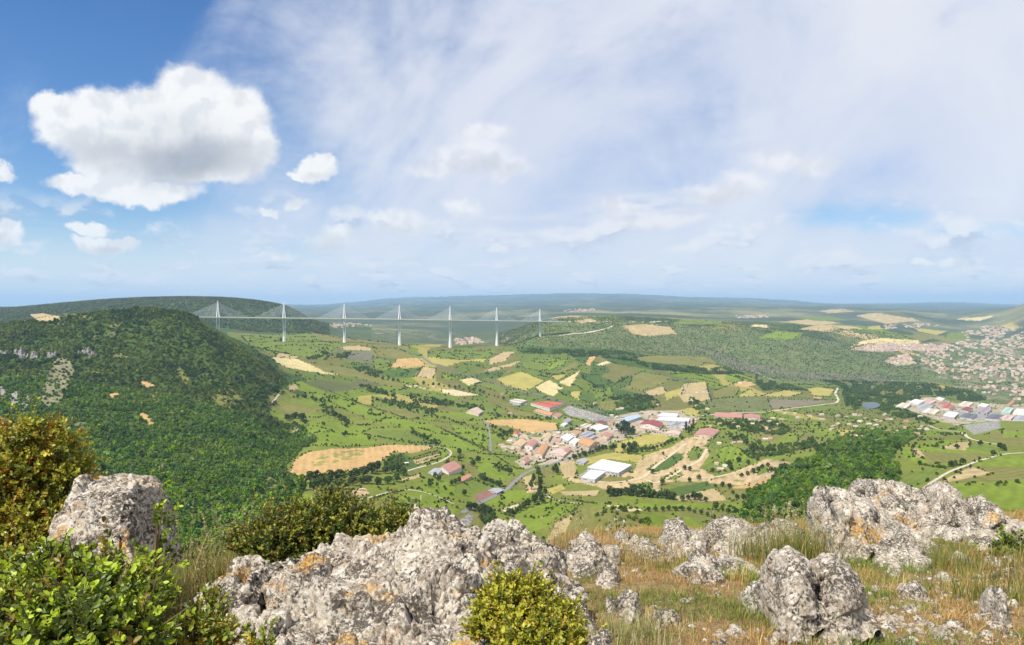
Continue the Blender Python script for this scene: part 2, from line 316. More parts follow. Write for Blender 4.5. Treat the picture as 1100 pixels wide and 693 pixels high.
LY = np.concatenate([np.linspace(math.log(150), math.log(900), 120, endpoint=False), np.linspace(math.log(900), math.log(8500), 500, endpoint=False), np.linspace(math.log(8500), math.log(72000), NR - 620)])
YR = np.exp(LY)
A = []
for c_ in cols:
    kn = np.array([[float(v) for v in q.split(':')] for q in PROF[int(c_)].split()])
    kn[:, 0] = np.where(kn[:, 0] > 15000, 15000 + (kn[:, 0] - 15000) * 2.3, kn[:, 0])      # the blue ranges lie far off
    A.append(pchip(np.log(kn[:,0]), kn[:,1], LY))
A = np.array(A)                                     # (ncols, NR)
PXC = np.concatenate([np.arange(-300, -30, 6.0), np.arange(-30, 1130, 1.25), np.arange(1130, 1401, 6.0)])
PYG = np.empty((len(PXC), NR))
for r in range(NR): PYG[:, r] = pchip(cols, A[:, r], PXC)
# soften the seams between bearings
k = np.exp(-0.5 * (np.arange(-14, 15) / 6.0) ** 2); k /= k.sum()
pad = np.pad(PYG, ((14, 14), (0, 0)), mode='edge')
PYG = sum(k[i] * pad[i:i + len(PXC)] for i in range(29))
UC = (PXC - CX) / F
XG = UC[:, None] * YR[None, :]; YG = np.broadcast_to(YR[None, :], XG.shape).copy()
ZG = -(PYG - HY) / F * YG
# relief of its own: gullies on steep wooded ground, gentle swells elsewhere
PXG = np.broadcast_to(PXC[:, None], XG.shape)
hillm = np.clip((330 - PXG) / 60, 0, 1) * np.clip((YG - 1000) / 500, 0, 1) * np.clip((4200 - YG) / 500, 0, 1)
gorge = np.clip((YG - 4750) / 500, 0, 1) * np.clip((PXG - 540) / 60, 0, 1) * np.clip((8500 - YG) / 1500, 0, 1)
far = np.clip((YG - 7000) / 5000, 0, 1)
n_a = fbm(XG / 420, YG / 420, 0.3, 4); n_b = fbm(XG / 300, YG / 300, 5.3, 5, .55, True); n_c = fbm(XG / 1900, YG / 1900, 2.2, 5, .55, True)
ZG = ZG + n_a * np.clip(YG / 1000, .3, 5) * 2.2 * np.clip((7000 - YG) / 2000, .2, 1) + n_b * (hillm * 16 + gorge * 26) + (n_c - .22) * far * np.clip(YG / 20000, 0.5, 1.5) * 150
PYV = HY - F * ZG / YG                              # rows of every terrain vertex
run = np.minimum.accumulate(PYV, axis=1)
VIS = PYV <= np.concatenate([np.full((len(PXC), 1), 2000.), run[:, :-1]], axis=1) + .35

def height(x, y):
    """height of the sheet at world x, y"""
    x = np.asarray(x, float); y = np.maximum(np.asarray(y, float), 151.)
    px = x / y * F + CX
    i = np.clip(np.searchsorted(PXC, px) - 1, 0, len(PXC) - 2); a = np.clip((px - PXC[i]) / (PXC[i+1] - PXC[i]), 0, 1)
    j = np.clip(np.searchsorted(YR, y) - 1, 0, NR - 2); b = np.clip((y - YR[j]) / (YR[j+1] - YR[j]), 0, 1)
    return (ZG[i, j]*(1-a) + ZG[i+1, j]*a)*(1-b) + (ZG[i, j+1]*(1-a) + ZG[i+1, j+1]*a)*b
def ground(px, py):
    """where the line of sight through a place on the photograph meets the land"""
    i = int(np.clip(np.searchsorted(PXC, px) - 1, 0, len(PXC) - 2)); a = (px - PXC[i]) / (PXC[i+1] - PXC[i])
    p = PYV[i] * (1 - a) + PYV[i+1] * a
    j = int(np.argmax(p <= py)) if (p <= py).any() else NR - 1
    if j == 0: j = 1
    t = np.clip((p[j-1] - py) / max(p[j-1] - p[j], 1e-6), 0, 1)
    y = math.exp(LY[j-1] + (LY[j] - LY[j-1]) * t)
    x = (px - CX) / F * y
    return np.array([x, y, float(height(x, y))])

# ---- what grows where: colours of the fields (ground albedo)
GB, GM, GD, OL = (.158, .208, .022), (.132, .168, .028), (.075, .118, .024), (.168, .160, .042)
WH, TAN, ORG, SAND, PALE = (.50, .41, .19), (.38, .29, .14), (.45, .29, .118), (.43, .315, .165), (.52, .43, .25)
YEL, CON, SCR, FOR, GRV = (.34, .29, .075), (.37, .30, .215), (.125, .135, .045), (.052, .085, .014), (.25, .235, .20)
FIELDS = [
 # far slope under the viaduct and the mosaic of the middle distance
 (GM, [(259,361),(330,358),(395,370),(385,380),(345,386),(318,382),(290,381),(268,371)]), (OL, [(330,357),(380,364),(440,372),(440,377),(395,373),(350,367)]),
 (WH, [(292,384),(314,383),(329,390),(365,403),(347,401.5),(307,394.5),(298,390)]), (TAN, [(299,379),(322,383.5),(318,385.5),(296,384)]),
 (SCR, [(360,374),(400,372),(415,383),(400,390),(370,388),(352,381)]), ((.15,.145,.09), [(366,379),(402,377),(408,384),(395,388),(374,386)]),
 (TAN, [(362,373),(385,371),(400,374),(398,376.5),(372,376)]), (GD, [(377,390),(393,390),(394,397.5),(380,398)]), (OL, [(330,390),(370,394),(410,404),(440,414),(420,416),(380,405),(350,400)]),
 (GB, [(309,413),(322,409),(338,416),(358,425),(420,447),(436,451),(469,458),(520,485),(482,484),(445,462),(400,451),(358,433),(336,424),(318,418)]),
 (TAN, [(309,415),(318,412.5),(321,418),(312,421)]),
 (OL, [(291,438),(318,433),(345,440),(331,445),(307,445.5)]), (GB, [(331,458),(362,453),(393,467),(407,476),(380,479),(336,479),(344,469)]), (GM, [(400,462),(445,463),(480,484),(455,478),(420,474)]),
 (ORG, [(311,508),(316,495),(327,487),(355,482),(395,481),(413,478),(438,478),(467,480),(460,483),(442,487),(424,485),(409,495),(389,503),(360,509),(345,514),(329,516)]),
 (GD, [(412,500),(420,489),(432,486.5),(444,492),(448,502),(436,508),(420,505)]), (TAN, [(444,494),(473,486),(471,493),(450,501)]), (GB, [(449,503),(477,494),(483,487),(470,481),(474,490),(452,499)]),
 (GB, [(416,545),(436,530),(464,535),(498,545),(482,555),(449,557),(425,552)]), (OL, [(392,541),(416,535),(417,542),(402,547)]), (SAND, [(376,527),(392,524),(397,530),(385,535),(377,533)]),
 (GB, [(462,516),(500,520),(510,530),(498,536),(470,530),(455,524)]), (SAND, [(430,515),(451,509.5),(452,512.5),(434,517)]), (GB, [(300,534),(340,530),(352,543),(330,553),(300,552)]),
 (GB, [(484,456),(522,464),(525,483),(507,475),(490,465)]), (OL, [(480,492),(510,500),(536,514),(550,509),(560,517),(548,524),(520,514),(498,505)]), (GB, [(500,492),(528,494),(552,506),(547,517),(520,511)]), (GM, [(486,515),(520,510),(545,524),(530,527),(507,531),(490,530)]),
 ((.25,.13,.10), [(507,533),(528,524),(541,526),(516,540)]), (GRV, [(524,527),(530,524.5),(541,526),(533,529.5)]), (GB, [(516,541),(547,526),(571,528),(567,535),(535,545)]), (PALE, [(537,548),(552,542.5),(566,539),(560,544),(545,550)]),
 (OL, [(490,556),(508,548),(517,552),(513,566),(492,566)]), (GRV, [(492,560),(506,550),(510,555),(503,566)]),
 (GB, [(540,559),(589,536),(622,543),(596,559),(571,575),(542,566)]), (SAND, [(565,520),(578,522),(577,528),(566,530)]), (TAN, [(560,514),(573,509),(575,521),(566,524)]),
 (YEL, [(587,525),(605,520),(607,525),(591,532)]), (TAN, [(602,528),(644,527),(641,532),(605,533)]), (OL, [(576,503),(595,500),(596,512),(584,513)]), (TAN, [(600,497),(618,495),(620,512),(605,514)]),
 (OL, [(584,588),(597,560),(622,546),(660,548),(690,552),(700,590),(600,600)]), (TAN, [(585,585),(597,562),(616,552),(606,575),(594,590)]),
 (ORG, [(520,452),(536,451),(564,450),(600,455),(598,462),(582,464.5),(564,464),(545,457.5),(527,456)]),
 (GM, [(472,433),(520,430),(545,441),(535,446),(500,444)]), (OL, [(543,437),(575,445),(580,450),(548,446)]), (GM, [(400,425),(450,436),(470,447),(440,447),(400,437)]), (OL, [(400,438),(430,439),(458,447),(440,451)]), (GM, [(420,416),(466,420),(500,428),(470,432),(430,424)]),
 (PALE, [(472,418),(491,419),(514.5,424.5),(491,425.5),(476,422)]), (GRV, [(547,429),(562,429),(566,434),(552,436)]),
 (CON, [(537,480),(548,470),(560,464),(572,465),(600,463),(640,449),(660,447),(690,441),(740,441),(752,449),(742,460),(715,467),(690,468),(663,474),(640,483),(612,496),(600,498),(575,500),(560,503),(555,495),(548,490)]),
 (GRV, [(604,440),(612,436),(640,444),(665,452),(655,456),(630,450),(612,447)]), (CON, [(553,496),(562,491),(575,490),(587,489),(596,493),(573,502),(563,504)]),
 (GM, [(536,484),(552,487),(565,490),(555,495),(545,494)]), (GM, [(598,455),(625,452),(640,455),(615,463),(600,463)]),
 (YEL, [(663,476),(690,467),(716,466),(722,474),(702,477),(682,481),(660,487)]), (YEL, [(687,482),(714,475),(712,480),(690,486)]), (YEL, [(618,494),(660,486),(690,489),(690,497),(655,493),(625,500)]),
 # building site and quarried ground
 (SAND, [(640,520),(650,507),(680,508),(690,490),(722,480),(737,470),(762,470),(761,490),(752,502),(768,512),(764,516),(790,507),(812,497),(824,493),(851,497),(855,505),(840,513),(800,522),(780,520),(760,519),(740,517),(716,518),(707,522),(712,529),(660,528),(625,519),(610,517),(612,512)]),
 (GD, [(694,504),(709,496),(722,488),(734,487),(734,492),(720,503),(700,508)]), (GM, [(708,514),(729,505),(735,510),(725,515),(711,516)]), (GM, [(676,520),(700,518),(702,525),(680,526)]), (GM, [(751,503),(769,493),(781,502),(770,509)]), (GM, [(738,488),(746,480),(757,482),(754,492),(742,496)]), (OL, [(640,517),(655,511),(680,514),(668,519)]),
 (GRV, [(619,513),(634,502),(652,507),(641,517)]), (TAN, [(682,498),(700,489),(697,500),(684,506)]),
 (GM, [(812,504),(824,499),(826,507),(814,511)]),
 (GD, [(705,530),(729,523),(758,517),(767,523),(747,530),(713,534)]), (TAN, [(725,534),(738,531),(767,525),(782,537),(762,539),(730,538)]), (ORG, [(776,526),(800,521),(856,506),(858,510),(824,523),(813,530),(800,537),(785,536)]), (OL, [(770,524),(800,525),(822,528),(812,538),(785,537)]),
 (GB, [(767,484),(784,478),(798,484),(815,488),(813,499),(787,501),(773,493)]), (GM, [(755,480),(768,470),(785,472),(790,478),(770,482)]),
 (GB, [(660,541),(700,540),(760,541),(830,541),(826,552),(800,556),(770,548),(740,546),(700,546),(670,545)]), (PALE, [(650,543),(668,543),(693,548),(670,550)]), (GB, [(690,552),(712,552),(740,556),(765,572),(740,586),(690,580)]),
 # terraces above the estate
 (WH, [(574.5,416),(590,408),(604.5,417),(594.5,425.5),(578,420)]), (YEL, [(591,404),(613,401),(605,405),(598,409)]), (WH, [(600,411),(625,397),(618,407),(613,415.5)]), (OL, [(597,400),(618,389),(622,394),(605,400)]),
 (ORG, [(629,391),(633,382),(640,383),(634,393)]), (PALE, [(640,392),(651,388),(658,389),(647,393)]), (TAN, [(524,387),(540,378),(553,378),(544,387),(527,392)]), (TAN, [(534.5,394),(560,387),(551,393),(542,395.5)]), (TAN, [(521,398),(532,393.5),(540,396),(528,399)]),
 (YEL, [(460,384),(493,387),(525,384.5),(520,389),(498,388),(480,394),(465,389)]), (GM, [(460,376),(538,375.5),(524,385),(493,386.5),(460,383)]), (ORG, [(420,394.5),(427,385.5),(449,384.5),(458,393),(433,394.5)]), (GD, [(409,398),(453,394.5),(444,405.5),(418,406)]),
 (TAN, [(454,394),(469,396),(465,407),(447,405)]), (GB, [(476,400),(494.5,404),(485,408),(474.5,406)]), (WH, [(493,408),(509,405.5),(518,410),(504,414.5)]), (GM, [(509,412),(520,409.5),(560,420),(545,424)]), (YEL, [(534.5,407),(560,399),(585,409),(564,420),(540,413)]), (GD, [(509,402),(545,397.5),(534,407),(516,406)]),
 (GM, [(560,391),(588,383),(598,386),(585,399),(560,396)]), (GB, [(590,386),(611,384),(604,393),(588,399)]), (OL, [(400,374),(425,374),(447,383),(430,386),(400,382)]), (GM, [(400,383),(420,388),(418,394),(402,396)]), (GD, [(598,418),(620,420),(650,425),(635,433),(605,424)]), (YEL, [(612,421),(624,420),(622,430),(614,427)]),
 (GM, [(636,420),(656,416),(658,424),(640,428)]), (OL, [(646,431),(665,430),(662,441),(642,440)]), (TAN, [(692,421),(712,415),(716,422),(696,427)]), (YEL, [(714,422),(735,416),(732,424),(716,430)]), (OL, [(668,408),(690,400),(720,405),(712,412),(690,420),(670,416)]), (GD, [(660,414),(668,405),(680,404),(676,414),(664,418)]), (TAN, [(735,412),(758,410),(764,430),(735,432),(728,424)]), (YEL, [(742,438),(750,440),(752,449),(742,446),(728,441)]),
 (OL, [(674.5,384.5),(705,382),(760,383.5),(772,390),(750,394),(714.5,391),(687,387)]), (GB, [(780,402),(800,402),(815,409),(795,415),(778,408)]),
 (ORG, [(784.5,413.5),(800,409),(813,413),(800,416)]), (OL, [(766,420),(783,414),(795,417),(790,426),(768,428)]), (YEL, [(793,425),(806,417),(812,424),(800,427)]), (YEL, [(818,425.5),(842,419),(864,422),(849,426)]), (YEL, [(865.5,418),(878,416),(896,418),(891,425.5),(873,424.5)]), (TAN, [(872,426),(886,427),(880,429.5)]),
 (SCR, [(758,430),(813,425.5),(896,430),(849,439),(794.5,442),(762,439)]), ((.19,.16,.10), [(825,429),(896,430),(849,438),(828,438)]), (GM, [(842,440),(875,437),(915,434),(918,440),(860,444)]),
 (OL, [(806,461),(842,459),(850,463),(828,476),(808,472)]), (OL, [(850,480),(868,463),(882,476),(870,484),(846,487)]), (GB, [(858,497),(888,487),(905,477),(928,472),(940,474),(905,483),(896,492),(880,499),(862,505)]), (GB, [(866,455),(880,453),(880,459),(868,460)]), (YEL, [(897,461),(926,463),(930,470),(905,470)]),
 # meadows on the right
 (GB, [(968,481),(983,476),(1024,472),(1046,474),(1073.5,478.5),(1083,483),(1067,489),(1039,498.5),(998,499),(973,494)]), (OL, [(980,484),(1005,486),(1060,487),(1066,489),(1039,497),(1000,498)]), (TAN, [(1010,481),(1030,475),(1046,475),(1037,484)]), (TAN, [(978,480),(986,482),(995,492),(983,491)]), (GM, [(1043,475),(1075,479.5),(1083,483.5),(1066,486),(1040,482)]),
 (OL, [(1055.5,467.5),(1082,461),(1110,463.5),(1110,478.5),(1082,478.5),(1064,473)]), (GB, [(1076,463),(1110,464),(1110,470),(1078,469)]), (GRV, [(1034,457),(1073,452),(1075,460),(1046,467)]),
 (GB, [(1046,498),(1068,490),(1120,487),(1120,503),(1044,501)]), (OL, [(1016,516),(1046,500),(1120,503),(1120,515),(1012,523)]), (TAN, [(1016,514),(1044,501),(1065,509),(1012,519)]), (GB, [(990,532),(1012,520),(1120,514),(1120,560),(1000,560)]), (GM, [(961,511.5),(1011.5,501),(1016,504.5),(988.5,521),(970,525)]),
 (CON, [(961,436),(981.5,428),(1005,426.5),(1027,433),(1046,432),(1087,435),(1120,432),(1120,452.5),(1060,452.5),(1027,457),(1010,452.5),(984,443)]), (GRV, [(1020,442),(1050,440),(1080,446),(1060,452),(1035,450)]),
 # plateaux beyond the gorge
 (GB, [(813,363),(834.5,355.5),(864,358),(853,364.5),(831,364)]), (TAN, [(856,354),(879.5,348.5),(903,353),(885,356)]), (WH, [(806,351),(810,348.5),(824.5,349),(826,352)]), (TAN, [(668.5,350),(694.5,348),(720.5,351.5),(727.5,358.5),(694.5,361),(678,358.5)]), (GM, [(720,348),(735,343.5),(775,345.5),(777,349)]), (TAN, [(617,345),(635,342),(642,345.5),(625,347)]),
 (WH, [(911,374.5),(925,366.5),(945.5,363),(986,365.5),(991,369),(941,369),(920.5,371)]), ((.36,.27,.21), [(911,376),(941,369.5),(986,369),(1020,370),(1018,377),(986,377),(941,377.5)]), ((.38,.30,.21), [(948,388),(973,380),(986,390.5),(964,393)]), (YEL, [(981,352),(1018,356),(1007,360),(986,356)]), (OL, [(971,361),(986,359),(1007,363),(991,366.5)]), (TAN, [(918,339),(941,336),(991,344),(952,348)]), (YEL, [(929.5,351),(945,349.5),(948,353.5),(935,354)]), (WH, [(1027,343),(1054.5,340.5),(1070,339),(1052,345)]), (GM, [(1018,357),(1044,358),(1040,364),(1015,363)]), (OL, [(990,368),(1012,366),(1024,369),(1000,370)]), (YEL, [(1075,350),(1086,346),(1098,352),(1085,354)]),
 (TAN, [(845,345),(870,343),(905,347),(880,349)]), (GM, [(850,341),(890,340),(915,344),(880,345)]), (TAN, [(880,334),(903,331.5),(920,334.5),(890,336.5)]), (TAN, [(31,338),(45,336.5),(66,340),(66,345),(40,345)]), (OL, [(66,337),(90,337),(103,341),(80,343)]),
 # bare patches and scree of the wooded hill
 ((.20,.19,.10), [(45,415),(60,385),(74,384),(80,400),(66,430),(52,438),(44,430)]), (GRV, [(0,410),(6,420),(3,432),(0,432)]), ((.27,.25,.21), [(10,425),(18,418),(20,430),(12,440)]), ((.27,.25,.21), [(22,436),(30,424),(32,430),(26,446)]),
 (ORG, [(150,411),(158,408.5),(166,414),(160,418)]), (ORG, [(117,424),(123,421),(130,424),(122,428)]), (ORG, [(150,444),(155,443),(166,455),(161,457)]), (OL, [(160,420),(170,428),(172,433),(165,431)]), (OL, [(190,400),(197,398),(203,407),(199,412)]), (OL, [(172,443),(188,441),(190,446),(176,447)]), (OL, [(225,425),(250,418),(262,430),(245,440),(230,434)]), (OL, [(120,384),(131,378),(132,384),(126,387)]), (OL, [(290,425),(303,418),(300,436),(289,438)]), (OL, [(308,462),(320,459),(322,470),(312,468)]), (OL, [(270,535),(290,510),(300,520),(292,545),(278,552)]),
]
WOODHILL = [(-300,330),(0,348),(70,341),(100,336),(160,331),(205,336),(218,349),(240,362),(262,374),(280,389),(300,400),(308,409),(300,425),(290,440),(300,452),(318,455),(331,462),(340,474),(326,482),(312,495),(309,509),(330,519),(320,540),(300,560),(300,640),(-300,760)]
jit = lambda s, a, o: fbm(XG / s, YG / s, o, 3) * a
jx = PXG + jit(26, 1.6, 1.1) * np.clip(2600 / YG, .3, 1.2); jy = PYV + jit(26, .8, 7.7) * np.clip(2200 / YG, .2, 1.2)
base = np.empty(XG.shape + (4,), np.float32)
def setc(mask, c, a=.0): base[mask, :3] = c; base[mask, 3] = a
p1 = fbm(XG / 170, YG / 260, 3.3, 4); p2 = fbm(XG / 500, YG / 700, 9.3, 3)
# meadow of the valley
t = np.clip(.5 + p1 * 1.2, 0, 1)[..., None]
base[..., :3] = np.array(GB) * t + np.array(OL) * .85 * (1 - t); base[..., 3] = .15
lowmid = (YG > 2700) & (YG < 4750)
cell = np.floor(XG / 120 + p2 * 2.5).astype(int) * 7 + np.floor(YG / 170 + p1 * 1.5).astype(int) * 13
pal = np.array([GM, GM, OL, GM, GB, OL, OL, GM, GD, OL, SCR, YEL, GM]); base[lowmid, :3] = (pal[cell % 13] * .85)[lowmid]
wood = (YG > 4700) & (PXG > 540); t2 = np.clip(.5 + fbm(XG / 90, YG / 140, 6.1, 4) * 1.3, 0, 1)[..., None]
scrub = np.array((.078, .112, .028)) * (1 - t2) + np.array((.125, .135, .055)) * t2
base[wood, :3] = scrub[wood]; base[wood, 3] = .8
setc(inpoly(PXG, PYV, [(560,372),(660,375),(700,382),(760,398),(790,400),(800,402),(760,402.5),(700,397),(660,391),(640,380),(560,380)]) & (YG < 5200), FOR, .6)
gl = inpoly(PXG, PYV, [(700,372),(760,376),(790,398),(850,408),(900,410),(960,414),(960,404),(860,398),(800,388),(760,372)]) & (YG > 4700)
base[gl, :3] = (np.array((.145,.135,.085)) * t2 + np.array((.075,.09,.035)) * (1 - t2))[gl]
plat = (YG > 6000) & (PXG > 590)
pc = np.floor(XG / 260 + p2 * 3).astype(int) * 5 + np.floor(YG / 480 + p1 * 2).astype(int) * 11
pal2 = np.array([SCR, (.06,.085,.03), OL, (.05,.075,.03), GM, TAN, (.055,.08,.03), SCR, OL, (.05,.07,.03), GM]); base[plat, :3] = (pal2[pc % 11] * 1.0)[plat]; base[plat, 3] = .5
fr = (YG > 8200) | ((YG > 5200) & (PXG < 575) & (PXG > 300))
pf = fbm(XG / 1500, YG / 2200, 4.4, 5)
tf = np.clip(2.2 - YG / 9000, .4, 1)[..., None] * np.clip((pf + .04 + .25 * fbm(XG / 420, YG / 600, 1.4, 3)) * 3, 0, 1)[..., None]
base[fr, :3] = (np.array((.062, .080, .046)) * (1 - tf) + np.array((.20, .19, .09)) * tf)[fr]; base[fr, 3] = .6
fl = (YG > 3300) & (PXG < 245); setc(fl, (.055, .085, .024), .5)
fl = (YG > 4900) & (YG < 8200) & (PXG < 400); setc(fl, (.055, .085, .024), .5)
bl = (YG > 5200) & (YG < 7600) & (PXG >= 330) & (PXG < 570) & (t2[..., 0] > .35); base[bl, :3] = (np.array((.045,.07,.028)) * (1 - t2) + np.array((.10,.11,.045)) * t2)[bl]; base[bl, 3] = .7
town = inpoly(PXG, PYV, [(1000,372),(1040,366),(1120,360),(1120,432),(1060,430),(1010,408),(990,395),(985,384)]); setc(town, (.17, .155, .085), .7); tg_ = town & (fbm(XG / 130, YG / 210, 1.9, 4) > -.02); setc(tg_, (.085, .115, .035), .7)
hjit = lambda px, py: px + 15 * fbm(px / 17., py / 11., 4.1, 4) * np.clip((np.asarray(py) - 395) / 30, 0, 1)
hill = inpoly(hjit(PXG, PYV), PYV, WOODHILL) & (YG < 3300); setc(hill, FOR, .35)
hid = (PXG < 330) & (YG < 3200) & ~VIS & (YG > 900); setc(hid, FOR, .35); setc((YG > 2560) & (YG < np.where(PXG < 300, 3280, 2980)) & (PXG < 330), FOR, .35)
scr2 = hill & (fbm(XG / 70, YG / 110, 2.5, 4) > .33); setc(scr2, (.13, .13, .05), .5)
STRIPE = np.ones(XG.shape)
weed = fbm(XG / 22, YG / 40, 5.8, 4)
for c_, poly in FIELDS:
    mk = inpoly(jx, jy, poly) & VIS
    if mk.any():
        # mowing and drilling lines run along the field's longer side
        w_ = np.array([ground(*p_)[:2] for p_ in poly]); e_ = np.roll(w_, -1, 0) - w_; e_ = e_[np.argmax((e_ ** 2).sum(1))]; e_ /= np.linalg.norm(e_); lam = rng.uniform(9, 22)
        ph_ = (XG[mk] * -e_[1] + YG[mk] * e_[0]) / lam + 1.2 * p1[mk]
        STRIPE[mk] = 1 + rng.uniform(.05, .12) * np.sin(ph_ * 6.283) * np.clip(1 + 2 * p2[mk], .2, 1.2) + rng.uniform(.1, .2) * fbm(ph_ * .25, (XG[mk] * e_[0] + YG[mk] * e_[1]) / 160, 2.2, 3)
    if c_ == SAND: mk2 = mk & (weed > .26); mk &= ~mk2; setc(mk2, (.20, .19, .06), .4)
    setc(mk, c_, .12 if c_ not in (SCR, GRV) else .5)
slope = inpoly(PXG, PYV, [(800,548),(805,530),(830,518),(838,505),(865,497),(880,490),(893,480),(905,470),(930,465),(955,460),(985,458),(990,465),(975,475),(960,485),(958,497),(965,505),(960,520),(940,530),(930,700),(830,700)]) & (YG < 2300); setc(slope, (.04, .075, .018), .3)
# green growth inside the ploughed field and wear inside the meadows
po = inpoly(jx, jy, [(334,497),(345,488),(382,483),(396,484),(384,492),(352,499),(338,501)]) & (fbm(XG / 14, YG / 30, 1.5, 3) > -.05); setc(po, (.24, .22, .06), .1)
con = np.all(np.abs(base[..., :3] - np.array(CON)) < .01, axis=-1) & (fbm(XG / 38, YG / 60, 6.6, 3) > .17); base[con, :3] = GM
base[..., :3] *= (STRIPE * (1 + .22 * fbm(XG / 45, YG / 80, 8.2, 4) + .10 * fbm(XG / 9, YG / 16, 3.9, 2)))[..., None]

def terrain_material():
    m, T, b, out = material('land')
    at_ = T.node('ShaderNodeAttribute', attribute_name='col'); g = T.node('ShaderNodeNewGeometry').outputs['Position']
    sq = T.vm('MULTIPLY', g, (1, 1, .4))
    n1 = T.noise(sq, .11, 6, .65); n2 = T.noise(sq, .030, 5, .6); v = T.voro(sq, .085)
    f = T.m('ADD', .74, T.m('ADD', T.m('MULTIPLY', n1, .36), T.m('MULTIPLY', n2, .20)))
    sp = T.m('MULTIPLY', T.ramp(T.m('ADD', v, T.m('MULTIPLY', T.m('SUBTRACT', n1, .5), .8)), .25, .6, .5, 1.45), 1.0)
    ff = T.m('MULTIPLY', f, T.m('ADD', 1.0, T.m('MULTIPLY', T.m('SUBTRACT', sp, 1.0), at_.outputs['Alpha'])))
    T.put(b.inputs['Base Color'], T.vm('SCALE', at_.outputs['Color'], scale=ff)); b.inputs['Roughness'].default_value = .95; b.inputs['Specular IOR Level'].default_value = .1
    bu = T.node('ShaderNodeBump'); bu.inputs['Strength'].default_value = .6; bu.inputs['Distance'].default_value = 3.0
    T.put(bu.inputs['Height'], T.m('ADD', n1, T.m('MULTIPLY', T.m('SUBTRACT', 1.0, v), T.m('MULTIPLY', at_.outputs['Alpha'], 1.4)))); T.l.new(bu.outputs[0], b.inputs['Normal'])
    return m
nc = len(PXC)
vid = np.arange(nc * NR).reshape(nc, NR)
faces = np.stack([vid[:-1, :-1], vid[1:, :-1], vid[1:, 1:], vid[:-1, 1:]], -1).reshape(-1, 4)
me = mesh_np('terrain', np.stack([XG, YG, ZG], -1).reshape(-1, 3), faces, terrain_material(), True, base.reshape(-1, 4))
tag(obj('terrain', me), 'patchwork valley of meadows, ploughed fields and wooded hillsides', kind='structure')

# ---- roads and tracks, draped on the land
def strip(name, label, pts, width, mat, lift=.45, kind='structure'):
    w3 = np.array([ground(*p) for p in pts])
    L = np.linalg.norm(np.diff(w3[:, :2], axis=0), axis=1).sum()
    n = max(12, int(L / 9))
    q = resample(w3[:, :2], n)
    kk = np.ones(7) / 7
    if n > 12: q = np.stack([np.convolve(np.pad(q[:, i], 3, mode='edge'), kk, 'valid') for i in range(2)], 1)
    tdir = np.gradient(q, axis=0); tdir /= np.linalg.norm(tdir, axis=1)[:, None] + 1e-9
    nn = np.stack([-tdir[:, 1], tdir[:, 0]], 1)
    rows = []
    for s in np.linspace(-1, 1, 5):
        e = q + nn * s * width / 2
        rows.append(np.c_[e, height(e[:, 0], e[:, 1]) + lift])
    v = np.stack(rows, 1).reshape(-1, 3)
    i = np.arange(n * 5).reshape(n, 5)
    f = np.stack([i[:-1, :-1], i[:-1, 1:], i[1:, 1:], i[1:, :-1]], -1).reshape(-1, 4)
    me = mesh_np(name, v, f, mat, True)
    return tag(obj(name, me), label, kind=kind)
M_road = plain('asphalt_pale', (.22, .21, .20), .9, .2, .15, .2); M_track = plain('gravel_track', (.52, .45, .33), .95, .1, .2, .15); M_motor = plain('motorway', (.15, .15, .15), .9, .2, .12, .1)
strip('road', 'grey road bending from the estate past the red tennis courts', [(640,484),(611,492),(578,503),(564,508),(551,519),(546,525),(513,541),(495,552)], 9, M_road)
strip('road', 'grey approach road climbing under the viaduct', [(396,369.5),(415,372),(433,375.5),(451,382),(464,391),(478,396),(489,399),(505,405),(530,412),(565,422),(578,424),(596,430),(620,434.5),(642,442),(662,448)], 15, M_motor, .8)
strip('road', 'small grey lane between meadows west of the houses', [(516,448),(523,455),(526,465),(527,478),(527,486)], 6, M_road)
strip('road', 'pale valley road curving below the gorge', [(752,447),(770,445),(791,443.5),(822,443),(849,439),(874.5,436),(898,433),(901,430),(897,423),(900,417)], 11, M_track, .8)
strip('road', 'street through the industrial buildings', [(611,492),(600,488),(590,492)], 8, M_road)
strip('road', 'street beside the car park', [(580,465),(600,462),(622,457),(640,452),(662,448),(700,452),(745,455)], 9, M_road, .7)
strip('track', 'cream drive looping round the red-roofed farm', [(434.5,507),(451,502),(471,497),(482,491),(485.5,486),(480,481.5),(467,479),(445,479.5)], 5.5, M_track)
strip('track', 'pale avenue lined with small round trees', [(385,537),(413,530),(430,526.5),(444,526),(458,529),(469,533),(480,538),(491,543)], 5, M_track)
strip('track', 'white track round the grassy hump', [(587,531),(590,534),(596,537),(607,540),(625,541)], 5, M_track)
strip('track', 'cream lane across the right meadows', [(990,527),(1003,517),(1016,509),(1030,503),(1048.5,496),(1071.5,489.5),(1086,487),(1105,486.5)], 5, M_track)
strip('track', 'cream lane winding above the upper right meadows', [(997,456.5),(1010,462),(1023,463.5),(1032,464),(1038,469),(1043,472),(1057,475),(1084,480)], 6, M_track)
strip('track', 'pale railway ledge along the foot of the gorge', [(807,398),(820,404),(831,409),(849,411.5),(876,412),(900,413),(922,414),(951,414.5),(973,418)], 16, plain('railway_ledge', (.36,.33,.27), .95, .1), 1.5)
strip('track', 'pale forestry track up the slope by the viaduct', [(600,361),(618,358.5),(640,356),(652,353),(659,350)], 14, M_track, 1.5)
strip('road', 'motorway leaving the viaduct across the plateau', [(610,346.5),(647,346.5),(680,346),(718,345)], 24, M_track, 2.0)
strip('track', 'dirt track climbing beside the wooded hill', [(289,435),(294,431),(299,425),(301,421)], 5, M_track)
strip('track', 'pale farm track at the edge of the wood', [(315,464),(320,462),(322,458)], 6, M_track)
